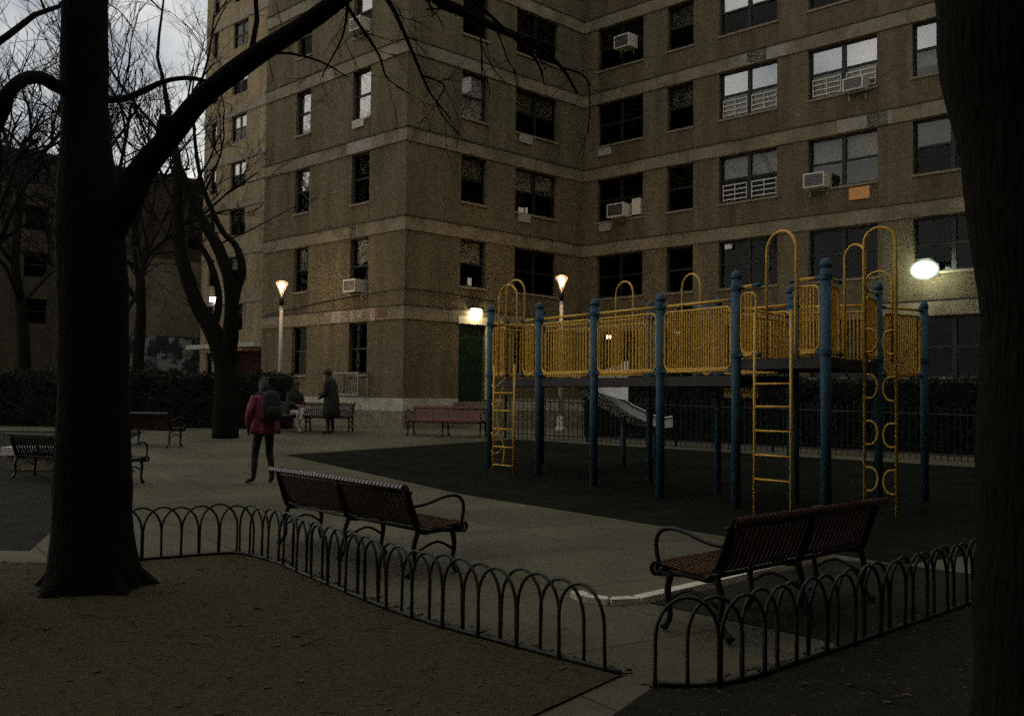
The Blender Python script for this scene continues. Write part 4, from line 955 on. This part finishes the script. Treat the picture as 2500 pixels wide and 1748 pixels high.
# pale slab lying on the dark ground at far left
p = at(80, 1102, 17.6)
sb = MB(); sb.box(p.x-.42, p.x+.42, p.y-.3, p.y+.3, G(17.6)+.26, G(17.6)+.40)
st = thing('stone_block', (p.x, p.y, G(17.6)), 'pale low stone block at far left behind the big trunk', 'block')
sb.build('top_slab', mat('pale_stone', (.55, .52, .5), .7, var=.15, scale=5), st)
MB().box(p.x-.33, p.x+.33, p.y-.22, p.y+.22, G(17.6), G(17.6)+.257).build('base', M['plinth'], st)

# ------------------------------------------------------------------ people
def skin_body(name, J, E, root, colf, mats, parent):
    """one continuous body grown on a skeleton; colf(center) picks the material index"""
    bm = bmesh.new(); lay = bm.verts.layers.skin.verify(); V = {}
    for k, (p, r) in J.items():
        v = bm.verts.new(p); r = r if hasattr(r, '__len__') else (r, r); v[lay].radius = r; V[k] = v
        v[lay].use_root = (k == root)
    for a, b_ in E: bm.edges.new((V[a], V[b_]))
    me = bpy.data.meshes.new(name+'_skeleton'); bm.to_mesh(me); bm.free()
    o = bpy.data.objects.new(name+'_tmp', me); col.objects.link(o)
    m1 = o.modifiers.new('s', 'SKIN'); m1.use_smooth_shade = True; m2 = o.modifiers.new('d', 'SUBSURF'); m2.levels = 2
    bpy.context.view_layer.update(); dg = bpy.context.evaluated_depsgraph_get()
    nm = bpy.data.meshes.new_from_object(o.evaluated_get(dg)); bpy.data.objects.remove(o)
    nm.name = name; nm.materials.clear()
    for m in mats: nm.materials.append(m)
    for p in nm.polygons: p.material_index = colf(p.center); p.use_smooth = True
    return inst(name, nm, parent)
def hand(J, E, s, wrist, palm_dir, r=.0095):
    """palm and five bent fingers at the end of the forearm"""
    wv = Vector(J[wrist][0]); d = Vector(palm_dir).normalized(); side = Vector((1 if s > 0 else -1, 0, 0)); side = (side-d*side.dot(d)).normalized(); nn = d.cross(side)
    J[f'palm{s}'] = (wv+d*.07, (.036, .02)); E.append((wrist, f'palm{s}'))
    for i, (o_, L_) in enumerate(((-.03, .062), (-.011, .075), (.011, .07), (.03, .055))):
        a = wv+d*.095+nn*o_; b_ = a+d*L_*.55+side*-.008; c = b_+d*L_*.45+side*-.022
        for q_, pp in zip('abc', (a, b_, c)): J[f'f{s}{i}{q_}'] = (pp, r)
        E += [(f'palm{s}', f'f{s}{i}a'), (f'f{s}{i}a', f'f{s}{i}b'), (f'f{s}{i}b', f'f{s}{i}c')]
    t0 = wv+d*.045-nn*.04; t1 = t0+d*.035-nn*.018
    J[f't{s}a'] = (t0, r*1.1); J[f't{s}b'] = (t1, r); E += [(f'palm{s}', f't{s}a'), (f't{s}a', f't{s}b')]
def ring_loft(rings, n=18, cap=True):
    """rings: (centre, rx, ry, direction of x axis, normal) -> MB"""
    b_ = MB(); v_ = []
    for c, rx, ry, xa, ya in rings:
        for k in range(n):
            a = 2*math.pi*k/n; v_.append(Vector(c)+Vector(xa)*rx*math.cos(a)+Vector(ya)*ry*math.sin(a))
    f_ = [(i*n+k, i*n+(k+1) % n, (i+1)*n+(k+1) % n, (i+1)*n+k) for i in range(len(rings)-1) for k in range(n)]
    if cap: f_ += [tuple(reversed(range(n))), tuple(range(len(v_)-n, len(v_)))]
    return b_.add(v_, f_)
X, Yv = (1, 0, 0), (0, 1, 0)
def head_bits(hc, parent, hair_m, hat=None, long=False, fwd=Vector((0, 1, 0))):
    b_ = MB(); v_ = []
    prof_ = []
    # hair: a shell over the top and back of the skull
    n_ = 16
    for i in range(7):
        t = i/6*math.pi*.56
        prof_.append((math.sin(t), math.cos(t)))
    for rr, zz in prof_:
        for k in range(n_):
            a = 2*math.pi*k/n_; y = math.sin(a); drop = (.0 if y > .2 else (.05 if not long else .12))*rr
            v_.append(hc+Vector((.092*rr*math.cos(a), .108*rr*y-.012, .04+.105*zz-drop)))
    b_.add(v_, [(i*n_+k, i*n_+(k+1) % n_, (i+1)*n_+(k+1) % n_, (i+1)*n_+k) for i in range(6) for k in range(n_)])
    b_.build('hair', hair_m, parent, True, local=True)
    e = MB()
    for s in (-1, 1): e.lathe(hc+Vector((s*.033, .082, .0)), [(.004, -.009), (.011, 0), (.004, .009)], 8)
    e.build('eyes', M['hair'], parent, True, local=True)
    if hat: MB().lathe(hc+Vector((0, -.005, .03)), [(.108, 0), (.112, .03), (.10, .09), (.06, .125), (.01, .135)], 16).build('hat', hat, parent, True, local=True)
def base_person(h=1.0):
    J = {'pel': ((0, 0, .90), (.135, .10)), 'sp': ((0, -.005, 1.06), (.115, .09)), 'ch': ((0, -.01, 1.26), (.14, .10)), 'nb': ((0, -.01, 1.42), (.06, .06)), 'nk': ((0, .01, 1.48), .05), 'hd': ((0, .02, 1.57), (.075, .09)), 'ht': ((0, .015, 1.66), (.07, .082)), 'no': ((0, .115, 1.555), .014)}
    E = [('pel', 'sp'), ('sp', 'ch'), ('ch', 'nb'), ('nb', 'nk'), ('nk', 'hd'), ('hd', 'ht'), ('hd', 'no')]
    return J, E
def add_limbs(J, E, legs, arms):
    for s, (hip, knee, ank, toe) in legs.items():
        J[f'h{s}'] = (hip, .092); J[f'k{s}'] = (knee, .062); J[f'm{s}'] = ((Vector(knee)+Vector(ank))/2+Vector((0, -.015, .05)), .056); J[f'a{s}'] = (ank, .04); J[f'o{s}'] = (toe, (.042, .03))
        E += [('pel', f'h{s}'), (f'h{s}', f'k{s}'), (f'k{s}', f'm{s}'), (f'm{s}', f'a{s}'), (f'a{s}', f'o{s}')]
    for s, (sh, el, wr, pd) in arms.items():
        J[f's{s}'] = (sh, .058); J[f'e{s}'] = (el, .043); J[f'w{s}'] = (wr, .028); E += [('ch', f's{s}'), (f's{s}', f'e{s}'), (f'e{s}', f'w{s}')]; hand(J, E, s, f'w{s}', pd)
def sleeve(parent, m, sh, el, wr, r=.075):
    sh, el, wr = Vector(sh), Vector(el), Vector(wr); p_, r_ = smooth_path([sh.lerp(el, -.12), sh.lerp(el, .3), el, el.lerp(wr, .5), el.lerp(wr, .93)], [r*1.0, r, r*.86, r*.74, r*.62], 3)
    MB().tube(p_, [q*(1+.07*math.sin(i*2.1)) for i, q in enumerate(p_ and r_)], 10).build('sleeve', m, parent, True, local=True)

# person 1: magenta coat, black bag, half turned away
g1 = Vector((at(642, 1180, 16.0).x, 16.0, G(16.0)))
pr = thing('person', g1, 'person in a magenta coat and black trousers standing on the plaza', 'person', rz=R(38))
J, E_ = base_person()
arms = {1: ((.17, -.01, 1.36), (.25, .0, 1.12), (.19, .17, 1.02), (-.5, .8, .1)), -1: ((-.17, -.01, 1.36), (-.27, -.03, 1.11), (-.22, .10, .92), (.1, .5, -.8))}
add_limbs(J, E_, {1: ((.09, 0, .86), (.12, .05, .48), (.14, -.03, .075), (.16, .12, .035)), -1: ((-.09, 0, .86), (-.12, .06, .48), (-.16, .02, .075), (-.22, .17, .035))}, arms)
skin_body('body', J, E_, 'pel', lambda c: 1 if (c.z < .99 and abs(c.x) < .26 and c.y < .14) or c.z < .85 else (0 if c.z > 1.44 or abs(c.x) > .1 else 2), [M['skin'], M['black'], M['black']], pr)
ct = ring_loft([((0, -.02, .80), .255, .20, X, Yv), ((0, -.015, .9), .235, .185, X, Yv), ((0, -.01, 1.02), .205, .165, X, Yv), ((0, -.01, 1.15), .195, .155, X, Yv), ((0, -.01, 1.28), .205, .155, X, Yv), ((0, -.015, 1.38), .185, .13, X, Yv), ((0, -.01, 1.45), .10, .09, X, Yv), ((0, .0, 1.49), .075, .075, X, Yv)], 40)
for v in ct.v:
    a_ = math.atan2(v.y, v.x); f_ = max(0, 1.3-v.z)*.06
    v += Vector((math.cos(a_), math.sin(a_), 0))*(f_*math.sin(a_*7+v.z*3)+.012*math.sin(v.z*38+a_*2))+wob(v, 9, .014)
ct.build('coat', M['pink'], pr, True, local=True)
for s, (sh, el, wr, pd) in arms.items(): sleeve(pr, M['pink'], sh, el, wr)
head_bits(Vector((0, .02, 1.58)), pr, M['hair'], long=True)
bp_ = thing('backpack', g1, 'black backpack on the back of the person in the magenta coat', 'backpack', rz=R(38))
bk = ring_loft([((0, -.24, 1.0), .10, .05, X, Yv), ((0, -.255, 1.02), .15, .085, X, Yv), ((0, -.265, 1.12), .165, .10, X, Yv), ((0, -.26, 1.28), .16, .095, X, Yv), ((0, -.25, 1.42), .14, .08, X, Yv), ((0, -.24, 1.49), .09, .05, X, Yv), ((0, -.235, 1.50), .03, .02, X, Yv)], 18)
bk.build('bag', M['black'], bp_, True, local=True)
MB().tube([(-.09, -.19, 1.42), (-.115, -.05, 1.475), (-.12, .10, 1.41), (-.12, .158, 1.25), (-.12, .08, 1.05), (-.13, -.19, 1.02)], .018, 7).tube([(.09, -.19, 1.42), (.115, -.05, 1.475), (.12, .10, 1.41), (.12, .158, 1.25), (.12, .08, 1.05), (.13, -.19, 1.02)], .018, 7).build('strap', M['black'], bp_, True, local=True)
ring_loft([((0, -.345, 1.05), .10, .03, X, Yv), ((0, -.365, 1.08), .12, .035, X, Yv), ((0, -.365, 1.2), .12, .03, X, Yv), ((0, -.35, 1.25), .09, .01, X, Yv)], 14).build('front_pocket', M['black'], bp_, True, local=True)

# person 2: standing, long black coat, rust hat
g2 = Vector((at(806, 1057, 26.0).x, 26.0, G(26.0)))
pr = thing('person', g2, 'person in a long black coat and rust-coloured hat standing by the wall', 'person', rz=R(72))
J, E_ = base_person()
for k in ('nk', 'hd', 'ht', 'no'): J[k] = (Vector(J[k][0])+Vector((0, .09, -.03)), J[k][1])
J['nb'] = ((0, .03, 1.41), .06)
arms = {1: ((.17, .02, 1.35), (.23, .06, 1.10), (.15, .24, 1.02), (-.4, .9, .1)), -1: ((-.17, .02, 1.35), (-.23, .03, 1.09), (-.17, .2, .95), (.3, .9, -.2))}
add_limbs(J, E_, {1: ((.09, 0, .86), (.10, .04, .48), (.11, -.02, .075), (.13, .13, .035)), -1: ((-.09, 0, .86), (-.10, .05, .48), (-.12, .0, .075), (-.15, .15, .035))}, arms)
skin_body('body', J, E_, 'pel', lambda c: 1 if c.z < 1.42 and not (abs(c.x) > .1 and c.y > .26) else 0, [M['skin'], M['black']], pr)
ct = ring_loft([((0, -.03, .42), .27, .23, X, Yv), ((0, -.03, .6), .255, .22, X, Yv), ((0, -.02, .85), .235, .20, X, Yv), ((0, -.01, 1.08), .21, .175, X, Yv), ((0, .0, 1.28), .215, .165, X, Yv), ((0, .015, 1.38), .19, .14, X, Yv), ((0, .03, 1.45), .11, .10, X, Yv), ((0, .06, 1.49), .08, .08, X, Yv)], 20)
for v in ct.v: v += wob(v, 5, .014)
ct.build('coat', M['black'], pr, True, local=True)
for s, (sh, el, wr, pd) in arms.items(): sleeve(pr, M['black'], sh, el, wr, .08)
head_bits(Vector((0, .11, 1.55)), pr, M['hair'], hat=M['rust'])

# person 3: seated on the bench
gb = Vector((at(716, 1055, 26.55).x, 26.55, .46))
pr = thing('person', gb, 'person in dark jacket and light grey trousers sitting on a bench', 'person', rz=R(-135))
dz = -.34
J, E_ = base_person()
for k in list(J): p_, r_ = J[k]; J[k] = (Vector(p_)+Vector((0, -.02+.12*max(0, (Vector(p_).z-.9)), dz)), r_)
arms = {1: ((.17, .03, 1.0), (.22, .12, .78), (.10, .32, .70), (-.4, .9, -.1)), -1: ((-.17, .03, 1.0), (-.22, .1, .78), (-.10, .33, .68), (.4, .9, -.1))}
add_limbs(J, E_, {1: ((.09, .02, .53), (.13, .42, .54), (.13, .46, .08), (.14, .6, .035)), -1: ((-.09, .02, .53), (-.02, .44, .63), (.14, .60, .42), (.24, .68, .33))}, arms)
skin_body('body', J, E_, 'pel', lambda c: 1 if c.z < .60 or (c.y > .25 and c.z < .66) else (0 if c.z > 1.14 or c.y > .28 else 2), [M['skin'], M['grey'], M['black']], pr)
ct = ring_loft([((0, -.02, .50), .215, .17, X, Yv), ((0, -.02, .62), .21, .17, X, Yv), ((0, .0, .78), .2, .155, X, Yv), ((0, .02, .93), .205, .155, X, Yv), ((0, .03, 1.04), .18, .125, X, Yv), ((0, .04, 1.11), .10, .09, X, Yv), ((0, .05, 1.15), .075, .075, X, Yv)], 20)
for v in ct.v: v += wob(v, 5, .012)
ct.build('jacket', M['black'], pr, True, local=True)
for s, (sh, el, wr, pd) in arms.items(): sleeve(pr, M['black'], sh, el, wr)
head_bits(Vector((0, .09, 1.24)), pr, M['hair'], long=True)
